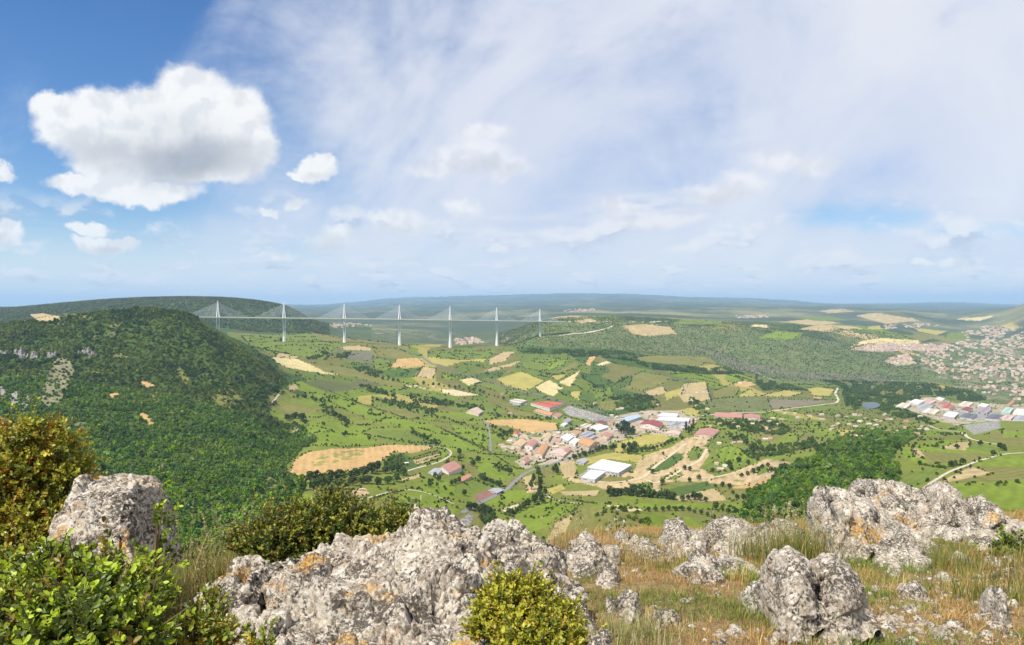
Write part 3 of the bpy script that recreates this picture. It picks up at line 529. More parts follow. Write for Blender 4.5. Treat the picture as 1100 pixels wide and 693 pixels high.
for lab, pts in (('sandy haul road curving past the white halls', [(628,516),(660,519),(690,514),(705,500),(722,488),(738,476)]), ('sandy haul road crossing the quarried ground', [(690,514),(705,520),(716,514),(735,503),(752,495),(760,482)]), ('sandy loop through the dug-over ground', [(700,512),(720,508),(740,514),(762,514),(790,507),(815,497)])):
    strip('track', lab, pts, 9, plain('haul_road', (.54, .43, .27), .95, .1, .2, .12))
# pond
def sheet(name, label, poly, mat, lift):
    w3 = np.array([ground(*p) for p in poly]); z = w3[:, 2].max() + lift
    me = mesh_np(name, np.c_[w3[:, :2], np.full(len(w3), z)], [list(range(len(w3)))], mat)
    return tag(obj(name, me), label, kind='structure')
m_, T_, b_, _o = material('pond_water'); b_.inputs['Base Color'].default_value = (.06, .075, .075, 1); b_.inputs['Roughness'].default_value = .3; b_.inputs['Specular IOR Level'].default_value = .3
sheet('water', 'small grey pond in front of the dark wood', [(926,436.2),(931,435.2),(937,435),(943,435.6),(945.5,437.4),(943,438.8),(936,439.6),(930,439.4),(926.5,438)], m_, .6)
# ------------------------------------------------------------------ boxes and prisms as vertex/face lists
class MB:
    def __init__(s): s.v = []; s.f = []
    def hull(s, rings, cap=True):
        """rings: list of equally long closed rings of points, skinned one to the next"""
        b = len(s.v); n = len(rings[0])
        for r in rings: s.v += [tuple(p) for p in r]
        for k in range(len(rings) - 1):
            for i in range(n):
                j = (i + 1) % n
                s.f.append([b + k*n + i, b + k*n + j, b + (k+1)*n + j, b + (k+1)*n + i])
        if cap:
            s.f.append([b + i for i in range(n)][::-1]); s.f.append([b + (len(rings)-1)*n + i for i in range(n)])
        return s
    def box(s, c, hx, hy, hz, ax=(1, 0)):
        ax = np.array(ax, float); ay = np.array([-ax[1], ax[0]])
        r = []
        for sx, sy in ((-1,-1), (1,-1), (1,1), (-1,1)):
            q = np.array(c[:2]) + ax * hx * sx + ay * hy * sy; r.append(q)
        return s.hull([[(q[0], q[1], c[2] - hz) for q in r], [(q[0], q[1], c[2] + hz) for q in r]])
    def bar(s, a, b, r, n=5):
        a = np.array(a, float); b = np.array(b, float); d = b - a; d /= np.linalg.norm(d)
        u = np.cross(d, (0, 0, 1.)) if abs(d[2]) < .95 else np.cross(d, (1., 0, 0)); u /= np.linalg.norm(u); v = np.cross(d, u)
        an = [2 * math.pi * i / n for i in range(n)]
        return s.hull([[tuple(p + (u * math.cos(t) + v * math.sin(t)) * r) for t in an] for p in (a, b)])
    def mesh(s, name, mat=None, smooth=False): return mesh_np(name, np.array(s.v), s.f, mat, smooth)
    def build(s, name, mat, parent=None): return obj(name, s.mesh(name, mat), parent)

# ------------------------------------------------------------------ the cable-stayed viaduct
M_pier = plain('pale_concrete', (.74, .73, .70), .8, .2, .06, .08); M_deck = plain('white_steel', (.80, .80, .80), .5, .4, .05, .05); M_cable = plain('cable_white', (.55, .57, .60), .6, .2, .02)
Y1, Y7 = 3810.0, 4926.0
A1 = np.array([(234-550)/F*Y1, Y1]); A7 = np.array([(580-550)/F*Y7, Y7])
def deck_at(k):
    q = A1 + (A7 - A1) * k / 6
    return np.array([q[0], q[1], -50.0 + (-92.0 + 50.0) * k / 6 + .55 * (3 - abs(k - 3))])
along = (A7 - A1) / np.linalg.norm(A7 - A1); across = np.array([-along[1], along[0]])
via = tag(empty('cable_stayed_viaduct', tuple(deck_at(3))), 'slender white cable stayed motorway viaduct on seven tall piers across the valley', 'bridge')
off = deck_at(3)
def loc(q): return np.asarray(q, float) - off
prof = [(-16, .8), (-16, 1.4), (16, 1.4), (16, .8), (3, -3.0), (-3, -3.0)]
ks = np.linspace(-.62, 6.62, 60); rings = []
for k_ in ks:
    p = loc(deck_at(k_)); rings.append([(p[0] + across[0]*a, p[1] + across[1]*a, p[2] + b) for a, b in prof])
deck = MB().hull(rings).build('deck', M_deck, via)
for s_ in (-1, 1):
    mb = MB(); mb.hull([[(loc(deck_at(k_))[0] + across[0]*a, loc(deck_at(k_))[1] + across[1]*a, loc(deck_at(k_))[2] + b) for a, b in ((s_*15.6, 1.5), (s_*15.9, 1.5), (s_*15.9, 4.6), (s_*15.6, 4.6))] for k_ in ks])
    mb.build('wind_screen', M_deck, deck)
BASE = {0: (234, 362), 1: (302, 367), 2: (368, 370.5), 3: (429, 372.5), 4: (485, 374.5), 5: (534, 372.5), 6: (580, 362.5)}
for k_ in range(7):
    d = deck_at(k_); p = loc(d); zg = float(height(d[0], d[1])) - 4 - off[2]; top = p[2] - 3.2; split = max(top - 92, zg + 8)
    def ring(z, hl, ht, cl=0.0):
        r = []
        for a, b in ((-1,-.55), (-.6,-1), (.6,-1), (1,-.55), (1,.55), (.6,1), (-.6,1), (-1,.55)):
            r.append((p[0] + along[0]*(cl + a*hl) + across[0]*b*ht, p[1] + along[1]*(cl + a*hl) + across[1]*b*ht, z))
        return r
    mb = MB(); fr = (top - zg) / 245.0
    mb.hull([ring(zg, 5.5 + 3.5*fr, 8 + 5*fr), ring((zg + split)/2, 6.2 + 1.2*fr, 7 + 2*fr), ring(split, 6.2, 6.6)])
    for s_ in (-1, 1): mb.hull([ring(split - .5, 2.6, 6.5, s_*3.5), ring((split + top)/2, 2.0, 5.6, s_*5.2), ring(top, 1.8, 5.0, s_*7.0)])
    mb.build('pier', M_pier, via)
    mb = MB(); hp = 88.0
    for s_ in (-1, 1): mb.hull([ring(p[2] + 1.4, 2.8, 3.0, s_*6.8), ring(p[2] + 38, 2.6, 2.8, s_*3.2), ring(p[2] + 68, 2.3, 2.5, s_*1.0)])
    mb.hull([ring(p[2] + 66, 3.2, 2.6), ring(p[2] + 74, 2.7, 2.4), ring(p[2] + hp, 1.9, 1.8)])
    mb.hull([ring(p[2] + 30, 5.0, 1.6), ring(p[2] + 33, 4.8, 1.6)])
    py_ = mb.build('pylon', M_deck, via)
    for s_ in (-1, 1):
        mb = MB()
        for c_ in range(11):
            e = loc(deck_at(k_ + s_ * (.09 + .038 * c_) ))
            mb.bar((p[0], p[1], p[2] + 36 + 4.3 * c_), (e[0], e[1], e[2] + 1.5), .42, 4)
        mb.build('cable_fan', M_cable, py_)

# ------------------------------------------------------------------ buildings
RM = {}
def rm(key, c):
    if key not in RM: RM[key] = plain(key, c, .85, .2, .16, .25)
    return RM[key]
ROOF = {'bright red': (.46, .12, .075), 'dark red': (.27, .075, .065), 'pink red': (.40, .20, .155), 'orange': (.46, .25, .12), 'tan': (.50, .36, .20), 'terracotta': (.42, .20, .12), 'grey': (.34, .34, .35), 'white': (.66, .65, .62), 'blue grey': (.36, .44, .52), 'green': (.36, .50, .40), 'dark grey': (.14, .14, .15), 'mauve': (.34, .26, .29), 'pale pink': (.55, .40, .34), 'cream': (.62, .53, .40)}
WALL = {'white': (.64, .60, .53), 'cream': (.58, .49, .36), 'grey': (.45, .45, .44), 'tan': (.55, .43, .30), 'pink': (.62, .46, .38), 'stone': (.45, .40, .32)}
def roofmat(k): return rm(k.replace(' ', '_') + '_roof', ROOF[k])
def wallmat(k): return rm(k + '_wall', WALL[k])
M_glass = plain('dark_window', (.03, .035, .045), .15, .6, .1); M_door = plain('grey_door', (.22, .22, .23), .6, .3, .1); M_wood = plain('brown_door', (.20, .11, .06), .6, .3, .2)
HOUSES = []          # (px, py, radius px) kept clear of trees
def facade(parent, a, b, z0, h, house, bays):
    """openings on the wall from a to b (seen from outside), window panes and doors proud of the wall"""
    a = np.array(a); b = np.array(b); t = b - a; L = np.linalg.norm(t); t /= L; n = np.array([t[1], -t[0]])
    mid = (a + b) / 2
    for i in range(bays):
        c = a + t * L * (i + .5) / bays + n * .05
        isd = i == bays // 2
        if house: w_, hh, zc_, nm, mt = (.55, 1.05, 1.05, 'door', M_wood) if isd else (.75, .65, min(1.7, h * .55), 'window', M_glass)
        else: w_, hh, zc_, nm, mt = (min(2.4, L / bays * .4), min(2.1, h * .36), min(2.1, h * .36) + .02, 'door', M_door) if isd else (L / bays * .32, .7, h * .62, 'window', M_glass)
        MB().box((c[0], c[1], z0 + zc_), w_, .07, hh, t).build(nm, mt, parent)
def building(name, cat, label, corners, z0, h, rk, roof, wall, group=None, house=True, bays=0, pitch=.36, eave=None):
    """corners: four ground-plan points in order; the ridge follows the longer side"""
    q = np.array(corners, float)
    if np.cross(q[1] - q[0], q[2] - q[1]) < 0: q = q[::-1]
    if np.linalg.norm(q[1] - q[0]) + np.linalg.norm(q[3] - q[2]) < np.linalg.norm(q[2] - q[1]) + np.linalg.norm(q[0] - q[3]): q = np.roll(q, -1, axis=0)
    c = q.mean(0); root = tag(empty(name, (c[0], c[1], z0)), label, cat, group)
    q = q - c
    m1, m2 = (q[1] + q[2]) / 2, (q[3] + q[0]) / 2         # gable middles
    span = np.linalg.norm(q[2] - q[1]); rise = span / 2 * pitch
    wb = MB()
    if rk == 'gable':
        b0 = 0
        wb.v = [(x, y, -5) for x, y in q] + [(x, y, h) for x, y in q] + [(*m1, h + rise), (*m2, h + rise)]
        wb.f = [[0,1,5,4], [1,2,6,8,5], [2,3,7,6], [3,0,4,9,7]]
    else: wb.hull([[(x, y, -5) for x, y in q], [(x, y, h) for x, y in q]], cap=False)
    wl = wb.build('wall', wallmat(wall), root)
    rb = MB(); ov = .5 if span < 20 else .8
    ax = (m1 - m2); ax /= np.linalg.norm(ax); g1 = m1 + ax * ov; g2 = m2 - ax * ov
    th = .25 if house else .4
    if rk == 'gable':
        for side, (ea, eb) in ((0, (q[0], q[1])), (1, (q[3], q[2]))):
            mid = (ea + eb) / 2; nn = mid - (m1 + m2) / 2; nl = np.linalg.norm(nn); nn /= nl; dz = -ov * rise / nl
            e1 = eb + ax * ov + nn * ov; e0 = ea - ax * ov + nn * ov
            top = [(*g2, h + rise + th), (*g1, h + rise + th), (*e1, h + dz + th), (*e0, h + dz + th)]
            rb.hull([[(x, y, z - th + .03) for x, y, z in top], top])
        rf = rb.build('roof', roofmat(roof), root)
        if house and span > 7:
            k_ = g2 * .7 + g1 * .3
            MB().box((k_[0], k_[1], h + rise + .5), .45, .45, .9, ax).build('chimney', wallmat('stone'), rf)
    elif rk == 'hip':
        hb = span / 2 * .95; r1 = m1 - ax * hb; r2 = m2 + ax * hb
        if np.dot(r1 - r2, ax) < .5: r1 = c * 0 + ax * .3; r2 = -ax * .3
        e = [p_ + (p_ / (np.linalg.norm(p_) + 1e-6)) * ov for p_ in q]
        rb.v = [(*p_, h + .03) for p_ in e] + [(*r1, h + rise + .1), (*r2, h + rise + .1)]
        rb.f = [[0,1,4,5], [1,2,4], [2,3,5,4], [3,0,5], [3,2,1,0]]
        rb.build('roof', roofmat(roof), root)
    else:
        # flat deck with a parapet and a row of roof lights
        o = [p_ * (1 + .25 / max(np.linalg.norm(p_), 1)) for p_ in q]
        rb.hull([[(*p_, h + .02) for p_ in o], [(*p_, h + .8) for p_ in o], [(*(p_ * .985), h + .8) for p_ in o], [(*(p_ * .985), h + .35) for p_ in o]])
        rf = rb.build('roof', roofmat(roof), root)
        if span > 25:
            for i in range(4):
                k_ = m2 + (m1 - m2) * (i + .6) / 4.4
                MB().box((k_[0], k_[1], h + .75), 1.2, span * .18, .4, ax).build('roof_light', M_glass if roof != 'white' else wallmat('grey'), rf)
    if bays:
        for i in range(4):
            a, b = q[i], q[(i+1) % 4]; t = b - a; n = np.array([t[1], -t[0]])
            if np.dot(n, -(c + (a + b) / 2)) > 0.15 * np.linalg.norm(n) * np.linalg.norm(c):
                L = np.linalg.norm(t); facade(wl, a, b, 0, h, house, max(1, int(round(bays * L / (np.linalg.norm(q[1] - q[0]) + .1)))))
    return root
def quad(name, cat, label, pix, h, rk, roof, wall, bays=5, house=False, group='industrial and commercial buildings of the estate', pitch=.2, squash=1.0):
    pc = np.array(pix, float).mean(0)
    g = ground(*pc)
    g = ground(pc[0], pc[1] + h * F / g[1] * .9); z0 = g[2]; zt = z0 + h
    cs = [((x - CX) / F * (-zt * F / (y - HY)), -zt * F / (y - HY)) for x, y in pix]
    cs = np.array(cs); z0 = min(float(height(*cs.mean(0))), z0 + 1.5)
    w_ = max(p[0] for p in pix) - min(p[0] for p in pix)
    for x in np.linspace(min(p[0] for p in pix), max(p[0] for p in pix), 4): HOUSES.append((x, pc[1] + 1, max(w_ / 5, 2.5)))
    return building(name, cat, label, cs, z0, h, rk, roof, wall, group, house, bays, pitch)
def house(px, py, w_, d_, h, rot, roof, wall, label, rk='gable', group=None, name='house', cat='house', bays=0):
    g = ground(px, py); ca, sa = math.cos(RAD(rot)), math.sin(RAD(rot))
    cs = [(g[0] + x*ca - y*sa, g[1] + x*sa + y*ca) for x, y in ((-w_/2,-d_/2), (w_/2,-d_/2), (w_/2,d_/2), (-w_/2,d_/2))]
    HOUSES.append((px, py - 1, max(w_ * F / g[1] * .6, 1.5)))
    return building(name, cat, label, cs, g[2], h, rk, roof, wall, group, True, bays)
W = 'warehouse'
quad('supermarket', 'supermarket', 'long bright red roofed supermarket with white walls beside its car park', [(570,432.8),(587,431),(606.5,433.2),(590.5,438.4)], 11, 'flat', 'bright red', 'white', 8)
quad(W, 'warehouse', 'low orange-red roofed shed just below the supermarket', [(573,441.4),(581,440),(596,444),(591,446.8)], 6, 'gable', 'orange', 'cream')
quad(W, 'warehouse', 'small pink red roofed shed at the end of the low shed below the supermarket', [(592,446.4),(597.5,443.8),(604.5,445.4),(599,448.6)], 6, 'gable', 'pink red', 'cream', 3)
quad(W, 'warehouse', 'pale grey flat building left of the supermarket', [(547,430.6),(554,428.4),(566,430.4),(559,433.2)], 7, 'flat', 'cream', 'grey', 4)
quad(W, 'warehouse', 'long blue grey roofed warehouse standing behind the dark cedars', [(664.4,450.6),(682,445.6),(689,447.6),(672.6,453.2)], 9, 'gable', 'blue grey', 'grey', 7)
quad(W, 'warehouse', 'dark red roofed hall with white front right of the dark cedars', [(687,456),(692,452.2),(712,454.2),(708,459.6)], 9, 'gable', 'dark red', 'white', 5)
quad(W, 'warehouse', 'broad orange roofed hall above the row of trees by the white halls', [(620,474.6),(631,470.6),(644,475),(633,480)], 8, 'gable', 'orange', 'tan', 5)
quad(W, 'warehouse', 'narrow long orange tan roofed hall standing end-on to the street', [(575,487.4),(582.7,476.6),(589,478.4),(582.4,489)], 8, 'gable', 'orange', 'cream', 4)
quad(W, 'warehouse', 'tan roofed hall joined to the pink roofed one', [(549.5,478.6),(557.7,472.3),(566.5,474),(559,480)], 8, 'gable', 'tan', 'cream', 4)
quad(W, 'warehouse', 'pink red roofed hall between the tan hall and the narrow orange hall', [(563.5,478.4),(570,472.4),(578,474),(572,480)], 8, 'gable', 'pink red', 'white', 4)
quad(W, 'warehouse', 'square tan roofed hall above the narrow orange hall', [(581.5,469.5),(587,465),(593,466.8),(589.2,472)], 8, 'gable', 'tan', 'cream', 3)
quad(W, 'warehouse', 'orange roofed long shed with a grey neighbour on its right', [(611.5,465),(616,462.4),(625,464),(619,467.2)], 7, 'gable', 'orange', 'white', 5)
quad(W, 'warehouse', 'white flat building left below the orange long shed', [(602,470),(609,465.6),(616.5,469),(610.5,473.6)], 8, 'flat', 'white', 'white', 4)
quad(W, 'warehouse', 'grey flat building right of the orange long shed', [(622,466.4),(631,462.8),(639.5,464.6),(631,469)], 7, 'flat', 'grey', 'grey', 4)
quad(W, 'warehouse', 'white flat building between the white hall and the broad orange hall', [(611,475),(617,470.6),(623,472),(618,477)], 7, 'flat', 'white', 'white', 3)
quad(W, 'warehouse', 'long low cream and pink roofed row below the white flat building', [(589,487.4),(595,483.4),(611,485),(605,490)], 6, 'gable', 'pale pink', 'cream', 6)
quad(W, 'warehouse', 'small pink roofed shed at the right end of the cream row', [(603,484.6),(608,481),(614,482.4),(610,486)], 6, 'gable', 'pink red', 'cream', 3)
quad(W, 'warehouse', 'grey roofed shed between the road and the white halls', [(619,496),(625,492.5),(632,494),(627,498)], 5, 'gable', 'grey', 'grey', 3)
quad('white_hall', 'hall', 'larger of the two flat white halls beside the building site', [(631,502),(647,493.6),(678.5,499.6),(664.5,508)], 9, 'flat', 'white', 'grey', 9)
quad('white_hall', 'hall', 'smaller flat white hall in front of the larger one', [(624.5,512.6),(634.5,504.8),(650.5,507),(639,515.2)], 9, 'flat', 'white', 'grey', 5)
quad(W, 'warehouse', 'dark red roofed block between the car park and the blue grey warehouse', [(640,454),(645,451.8),(652,453),(647.5,455.6)], 8, 'flat', 'dark red', 'cream', 3)
quad(W, 'warehouse', 'wide white flat building left of the dark cedars', [(633,458.6),(644,455.8),(655,458.6),(643,462.6)], 7, 'flat', 'white', 'white', 6)
quad(W, 'warehouse', 'pink red roofed hall left of the dark cedars', [(645,467.8),(650,465.2),(659,466.6),(654,470)], 8, 'gable', 'pink red', 'cream', 4)
quad(W, 'warehouse', 'grey flat shed above the broad orange hall', [(626,468.8),(632,466.4),(641,468.4),(635,471.6)], 6, 'flat', 'grey', 'grey', 3)
quad(W, 'warehouse', 'small brownish red block left of the blue grey warehouse', [(653.5,453),(656.5,451.4),(660.5,452.4),(658,454.6)], 8, 'flat', 'terracotta', 'tan', 2)
quad(W, 'warehouse', 'cream flat shed between the field and the car park', [(623,457.4),(629,455),(636,456.4),(630,459.6)], 6, 'flat', 'cream', 'cream', 4)
quad(W, 'warehouse', 'white shed at the right edge of the ochre field', [(602,456.2),(605.5,454.4),(609.5,455.2),(606,457.4)], 6, 'gable', 'white', 'white', 2)
quad(W, 'warehouse', 'mauve grey roofed shed above the ochre field', [(604,451.6),(609,449.6),(615,451),(610,453.6)], 6, 'gable', 'mauve', 'grey', 3)
quad('supermarket', 'shop', 'long white shop with a yellow-tan plot on its right', [(706,446.6),(711,443.6),(729,444.6),(727,447.6)], 9, 'flat', 'white', 'white', 6)
quad('supermarket', 'shop', 'widest white shop below the long white shop', [(705,451.2),(711,448),(741,449.5),(739.5,453)], 8, 'flat', 'white', 'grey', 9)
quad(W, 'warehouse', 'grey flat shed below the widest white shop', [(716,456.4),(721,453.6),(738,454.8),(734,458)], 6, 'flat', 'grey', 'grey', 5)
quad(W, 'warehouse', 'pink roofed shed below the grey shed near the tall poplars', [(714,466),(718,462.8),(731.4,464),(729,467.4)], 6, 'gable', 'pale pink', 'cream', 4)
quad(W, 'warehouse', 'salmon roofed works at the head of the sandy ground', [(745.5,468),(751,461),(773,462),(765.5,468.6)], 7, 'gable', 'pink red', 'cream', 6)
quad(W, 'warehouse', 'longest low red roofed building beside the pale valley road', [(767,447.6),(769.4,443.8),(797,445.2),(797,448.8)], 7, 'gable', 'pink red', 'cream', 9)
quad(W, 'warehouse', 'shorter low red roofed building at the right end of the long one', [(799.5,449.2),(799.5,445.4),(816.5,446.2),(816.5,449.8)], 7, 'gable', 'pink red', 'cream', 5)
G2 = 'farm buildings among the meadows'
quad('farmhouse', 'farm', 'long red roofed farm with white end inside the looping drive', [(469,503.6),(481,497.6),(495.8,501.6),(482,508)], 6, 'gable', 'pink red', 'white', 6, True, G2, .34)
quad('farm_shed', 'farm shed', 'grey roofed lean-to at the left end of the red roofed farm', [(459.5,508),(466,503.4),(475,505),(469,510)], 4.5, 'gable', 'grey', 'white', 3, False, G2)
quad('house', 'house', 'red roofed villa with forecourt beside the bend of the grey road', [(559.5,494.8),(564,491.6),(570,494),(565,497.4)], 5, 'gable', 'pink red', 'cream', 3, True, G2, .36)
quad('farmhouse', 'farm', 'pale pink farm in the hedged meadows left of the ochre field', [(500.5,442.6),(506,439.6),(519,441.4),(514,444.8)], 6, 'gable', 'pale pink', 'cream', 4, True, G2, .34)
quad('ruin', 'farm', 'low brown ruined sheds in a row below the red roofed farm', [(491,515.4),(502,509.6),(507,511.4),(496,517.6)], 3, 'gable', 'terracotta', 'stone', 3, False, G2)
quad('greenhouse', 'farm shed', 'dark grey roofed sheds beside the red courts', [(524,527.4),(530,524.6),(541,526.4),(533.4,530)], 3, 'gable', 'grey', 'stone', 3, False, G2)
# right-hand estate by the river
G3 = 'works and sheds of the pale estate on the right'
for lab, pix, h, rk, rf, wl in (
 ('red roofed hall in the middle of the pale estate', [(1010,437.6),(1016,434.6),(1026,436),(1020,439.4)], 12, 'flat', 'bright red', 'white'),
 ('crimson roofed hall right of the red roofed hall', [(1032,440),(1038,437),(1045,438.6),(1040,442.2)], 12, 'flat', 'dark red', 'white'),
 ('green roofed hall near the right edge of the estate', [(1075,443),(1081,437.4),(1089,438.6),(1085,444)], 12, 'flat', 'green', 'grey'),
 ('white hall right of the green roofed hall', [(1088,443.6),(1092,439.4),(1106,440),(1104,445)], 12, 'flat', 'white', 'white'),
 ('long brown hall rising obliquely behind the green hall', [(1079,436.6),(1087,430.4),(1090,431),(1083,437.4)], 10, 'gable', 'terracotta', 'tan'),
 ('pale grey hall at the left tip of the estate', [(962,437),(969,432.6),(979,434),(973,438.6)], 10, 'flat', 'cream', 'grey'),
 ('white hall above the left tip of the estate', [(976,432.4),(983,428.8),(993,430.6),(987,434)], 10, 'flat', 'white', 'white'),
 ('pale pink hall in the second row of the estate', [(988,431.6),(995,428.2),(1006,430.6),(1000,433.6)], 9, 'flat', 'pale pink', 'cream'),
 ('small white hall at the far edge of the estate', [(1005,429),(1008,426.6),(1015,428.2),(1012,430.6)], 9, 'flat', 'white', 'white'),
 ('pink red hall left above the red roofed hall', [(1007,433.6),(1012,430.6),(1021,432.6),(1016,435.4)], 9, 'flat', 'pink red', 'cream'),
 ('grey hall left of the red roofed hall', [(984,438.4),(991,434),(1003,436),(997,440)], 9, 'flat', 'grey', 'grey'),
 ('cream hall below the grey hall of the estate', [(990,443),(997,438.6),(1010,440.6),(1004,445)], 8, 'flat', 'cream', 'cream'),
 ('white hall at the lower edge of the estate', [(1013,446.6),(1019,442),(1030,444),(1025,448.6)], 9, 'flat', 'white', 'grey'),
 ('dark grey hall right of the lower white hall', [(1031,448),(1037,443.6),(1050,445.6),(1044,450)], 9, 'flat', 'dark grey', 'grey'),
 ('pale hall at the far right row of the estate', [(1030,434.6),(1036,431),(1046,432.6),(1041,436)], 9, 'flat', 'cream', 'white'),
 ('mauve grey hall between the crimson hall and the green hall', [(1048,442),(1055,437.6),(1066,439.4),(1060,444)], 9, 'flat', 'mauve', 'grey'),
 ('white shed right of the mauve grey hall', [(1050,436),(1055,433),(1063,434.6),(1059,437.4)], 8, 'flat', 'white', 'white'),
 ('long dark hall near the right lower corner of the estate', [(1058,449.6),(1066,445),(1081,446.6),(1075,451)], 8, 'flat', 'dark grey', 'grey'),
 ('pink hall below the green roofed hall', [(1074,449.4),(1080,446),(1090,447),(1086,450.6)], 8, 'flat', 'pale pink', 'cream'),
 ('grey hall at the right lower corner of the estate', [(1088,450.6),(1093,446.4),(1108,447),(1105,452)], 8, 'flat', 'grey', 'grey')):
    quad(W, 'warehouse', lab, pix, h, rk, rf, wl, 4, False, G3)
# villas: cluster phrase, list of places, roofs to draw from
ORD = ['first', 'second', 'third', 'fourth', 'fifth', 'sixth', 'seventh', 'eighth', 'ninth', 'tenth', 'eleventh', 'twelfth', 'thirteenth', 'fourteenth', 'fifteenth', 'sixteenth', 'seventeenth', 'eighteenth', 'nineteenth', 'twentieth']
def ordinal(i): return ORD[i] if i < 20 else None
z = lambda ox, oy, s, pts: [(ox + x / s, oy + y / s) for x, y in pts]
CLUST = [
 ('the hamlet beside the valley road', z(820,440,7.857,[(265,40),(290,75),(80,80),(130,130),(155,85),(50,110),(390,55),(490,50),(495,90),(180,40)])),
 ('the hillside hamlet upper row', z(820,440,7.857,[(630,60),(815,55),(770,50),(860,82),(700,65),(815,105),(950,98),(990,105),(1025,48),(1075,88),(890,128)])),
 ('the middle of the hillside hamlet', z(820,440,7.857,[(575,175),(630,130),(590,145),(725,130),(780,150),(915,178),(950,140),(1060,195),(1030,200)])),
 ('lower terrace of the hillside hamlet', z(820,440,7.857,[(660,235),(700,240),(755,235),(790,235),(830,238)])),
 ('the villas by the pale estate', z(950,410,7.29,[(170,315),(165,365),(300,355),(280,380),(40,395),(110,400),(330,380),(255,415),(280,280),(75,410),(30,298)])),
 ('the group below the red building', [(773,456.5),(793,459.5),(788,455.5),(762,459),(808,456),(817,453),(823,461),(828,471.5),(822,472.5)]),
 ('cottages edging the sandy ground', [(773,477.5),(788,476.5),(795,475.8),(770,499),(774,504.8),(779,502)]),
 ('houses left of the tan hall', [(554,468.5),(547.5,475.5),(572,467),(565,470),(538,479),(561,472.5)]),
 ('terraces above the estate', [(639,434.5),(668,439.5),(664,440.5),(706,436),(748,437),(755,434.5),(760,440),(742,427),(748,423),(756,421)]),
 ('the infill near the lane', [(541,481.5),(543,485),(551,483.5),(557,484.5),(561,488),(568,485.5),(570,489),(592,478),(596,481),(599,476),(603,479)]),
 ('the infill by the grey shed', [(598,470.5),(594,469.5),(600,466.5),(620,461.5),(626,462),(634,473),(640,470.5),(643,466),(648,461),(650,473),(661,463.5),(655,461.5),(640,479.5)]),
 ('the infill below the cedars', [(662,449.5),(657,447.5),(680,462),(686,464.5),(694,462.5),(700,464),(706,461.5),(703,449),(697,447),(699,451.5),(734,460.5),(742,457),(746,452)]),
 ('far cottages on the quarried knoll', [(789,413.6),(795,411.8),(801,410.8),(807,412)]),
 ('wooded lane left of ochre field', [(437,415),(441,416.5),(447,416),(452,417),(466,416),(548,444.5),(540,424),(456,418.5)]),
]
RC = ['tan', 'cream', 'terracotta', 'pale pink', 'orange', 'tan', 'cream', 'pink red']; WC = ['cream', 'white', 'cream', 'tan', 'pink']
for ph, pts in CLUST:
    pts = sorted(pts); n_ = 0
    for i, (px, py) in enumerate(pts):
        g = ground(px, py); r = RC[rng.integers(len(RC))]; wc = WC[rng.integers(len(WC))]
        house(px, py, rng.uniform(11, 17), rng.uniform(8.5, 11), rng.uniform(3.6, 6.2), rng.uniform(-40, 40), r, wc, f'{wc} house with {r} roof, {ORD[i]} from left in {ph}', 'gable' if rng.random() < .75 else 'hip', ph, bays=3 if g[1] < 2700 else 0)
quad('house', 'house', 'small red roofed tower house at the corner of the ochre field', [(551.5,465.6),(553.5,463),(558,464),(556,467)], 8, 'hip', 'bright red', 'white', 2, True, 'small houses left of the tan hall', .5)
house(436.5, 498.5, 9, 6, 3.0, 15, 'white', 'white', 'little white hut beside the orchard rows', name='hut', cat='hut', group=G2)
house(813, 527.5, 6, 5, 3.0, 10, 'white', 'white', 'tiny white hut at the edge of the slope wood', name='hut', cat='hut', group=G2)
house(388, 527, 9, 6, 3.0, 25, 'tan', 'stone', 'stone hut on the bare plot below the dark tree row', name='hut', cat='hut', group=G2)
# the town: the houses that show largest as objects, the crowd of far ones as one mass
TOWNS = [('crowded old town roofs at the right edge', [(1040,398),(1070,392),(1120,396),(1120,430),(1085,430),(1045,420),(1030,408)], 110, 2.6),
         ('pale blocks of flats behind the old town', [(1062,396),(1080,393),(1120,398),(1120,410),(1075,405)], 30, 2.2),
         ('scattered villas left of the old town', [(985,382),(1000,376),(1035,384),(1045,398),(1030,408),(1005,400)], 40, 2.4)]
def town_house(nm, px, py, ph, big, mesh=None):
    g = ground(px, py); r = RC[rng.integers(len(RC))]; wc = WC[rng.integers(len(WC))]
    w_, d_, h = (rng.uniform(13, 28), rng.uniform(10, 14), rng.uniform(6, 11)) if not big else (rng.uniform(22, 40), rng.uniform(11, 14), rng.uniform(12, 20))
    a = rng.uniform(-50, 50); ca, sa = math.cos(RAD(a)), math.sin(RAD(a))
    return g, w_, d_, h, ca, sa, r, wc
M_town_wall = [wallmat(k_) for k_ in ('cream', 'white', 'tan', 'pink')]; M_town_roof = [roofmat(k_) for k_ in ('terracotta', 'tan', 'pale pink', 'orange', 'cream')]
def small_house_mesh(w_, d_, h, ca, sa):
    v = []; rise = d_ * .2
    for zz in (-4, h):
        for x, y in ((-w_/2,-d_/2), (w_/2,-d_/2), (w_/2,d_/2), (-w_/2,d_/2)): v.append((x*ca - y*sa, x*sa + y*ca, zz))
    for x in (-w_/2, w_/2): v.append((x*ca, x*sa, h + rise))
    for x, y in ((-w_/2,-d_/2), (w_/2,-d_/2), (w_/2,d_/2), (-w_/2,d_/2)): v.append((x*1.06*ca - y*1.12*sa, x*1.06*sa + y*1.12*ca, h - .1))
    for x in (-w_/2, w_/2): v.append((x*1.06*ca, x*1.06*sa, h + rise + .25))
    f = [[0,1,5,4], [1,2,6,9,5], [2,3,7,6], [3,0,4,8,7], [10,11,15,14], [13,14,15,12], [10,14,13], [11,12,15]]
    return v, f, [0]*4 + [1]*4
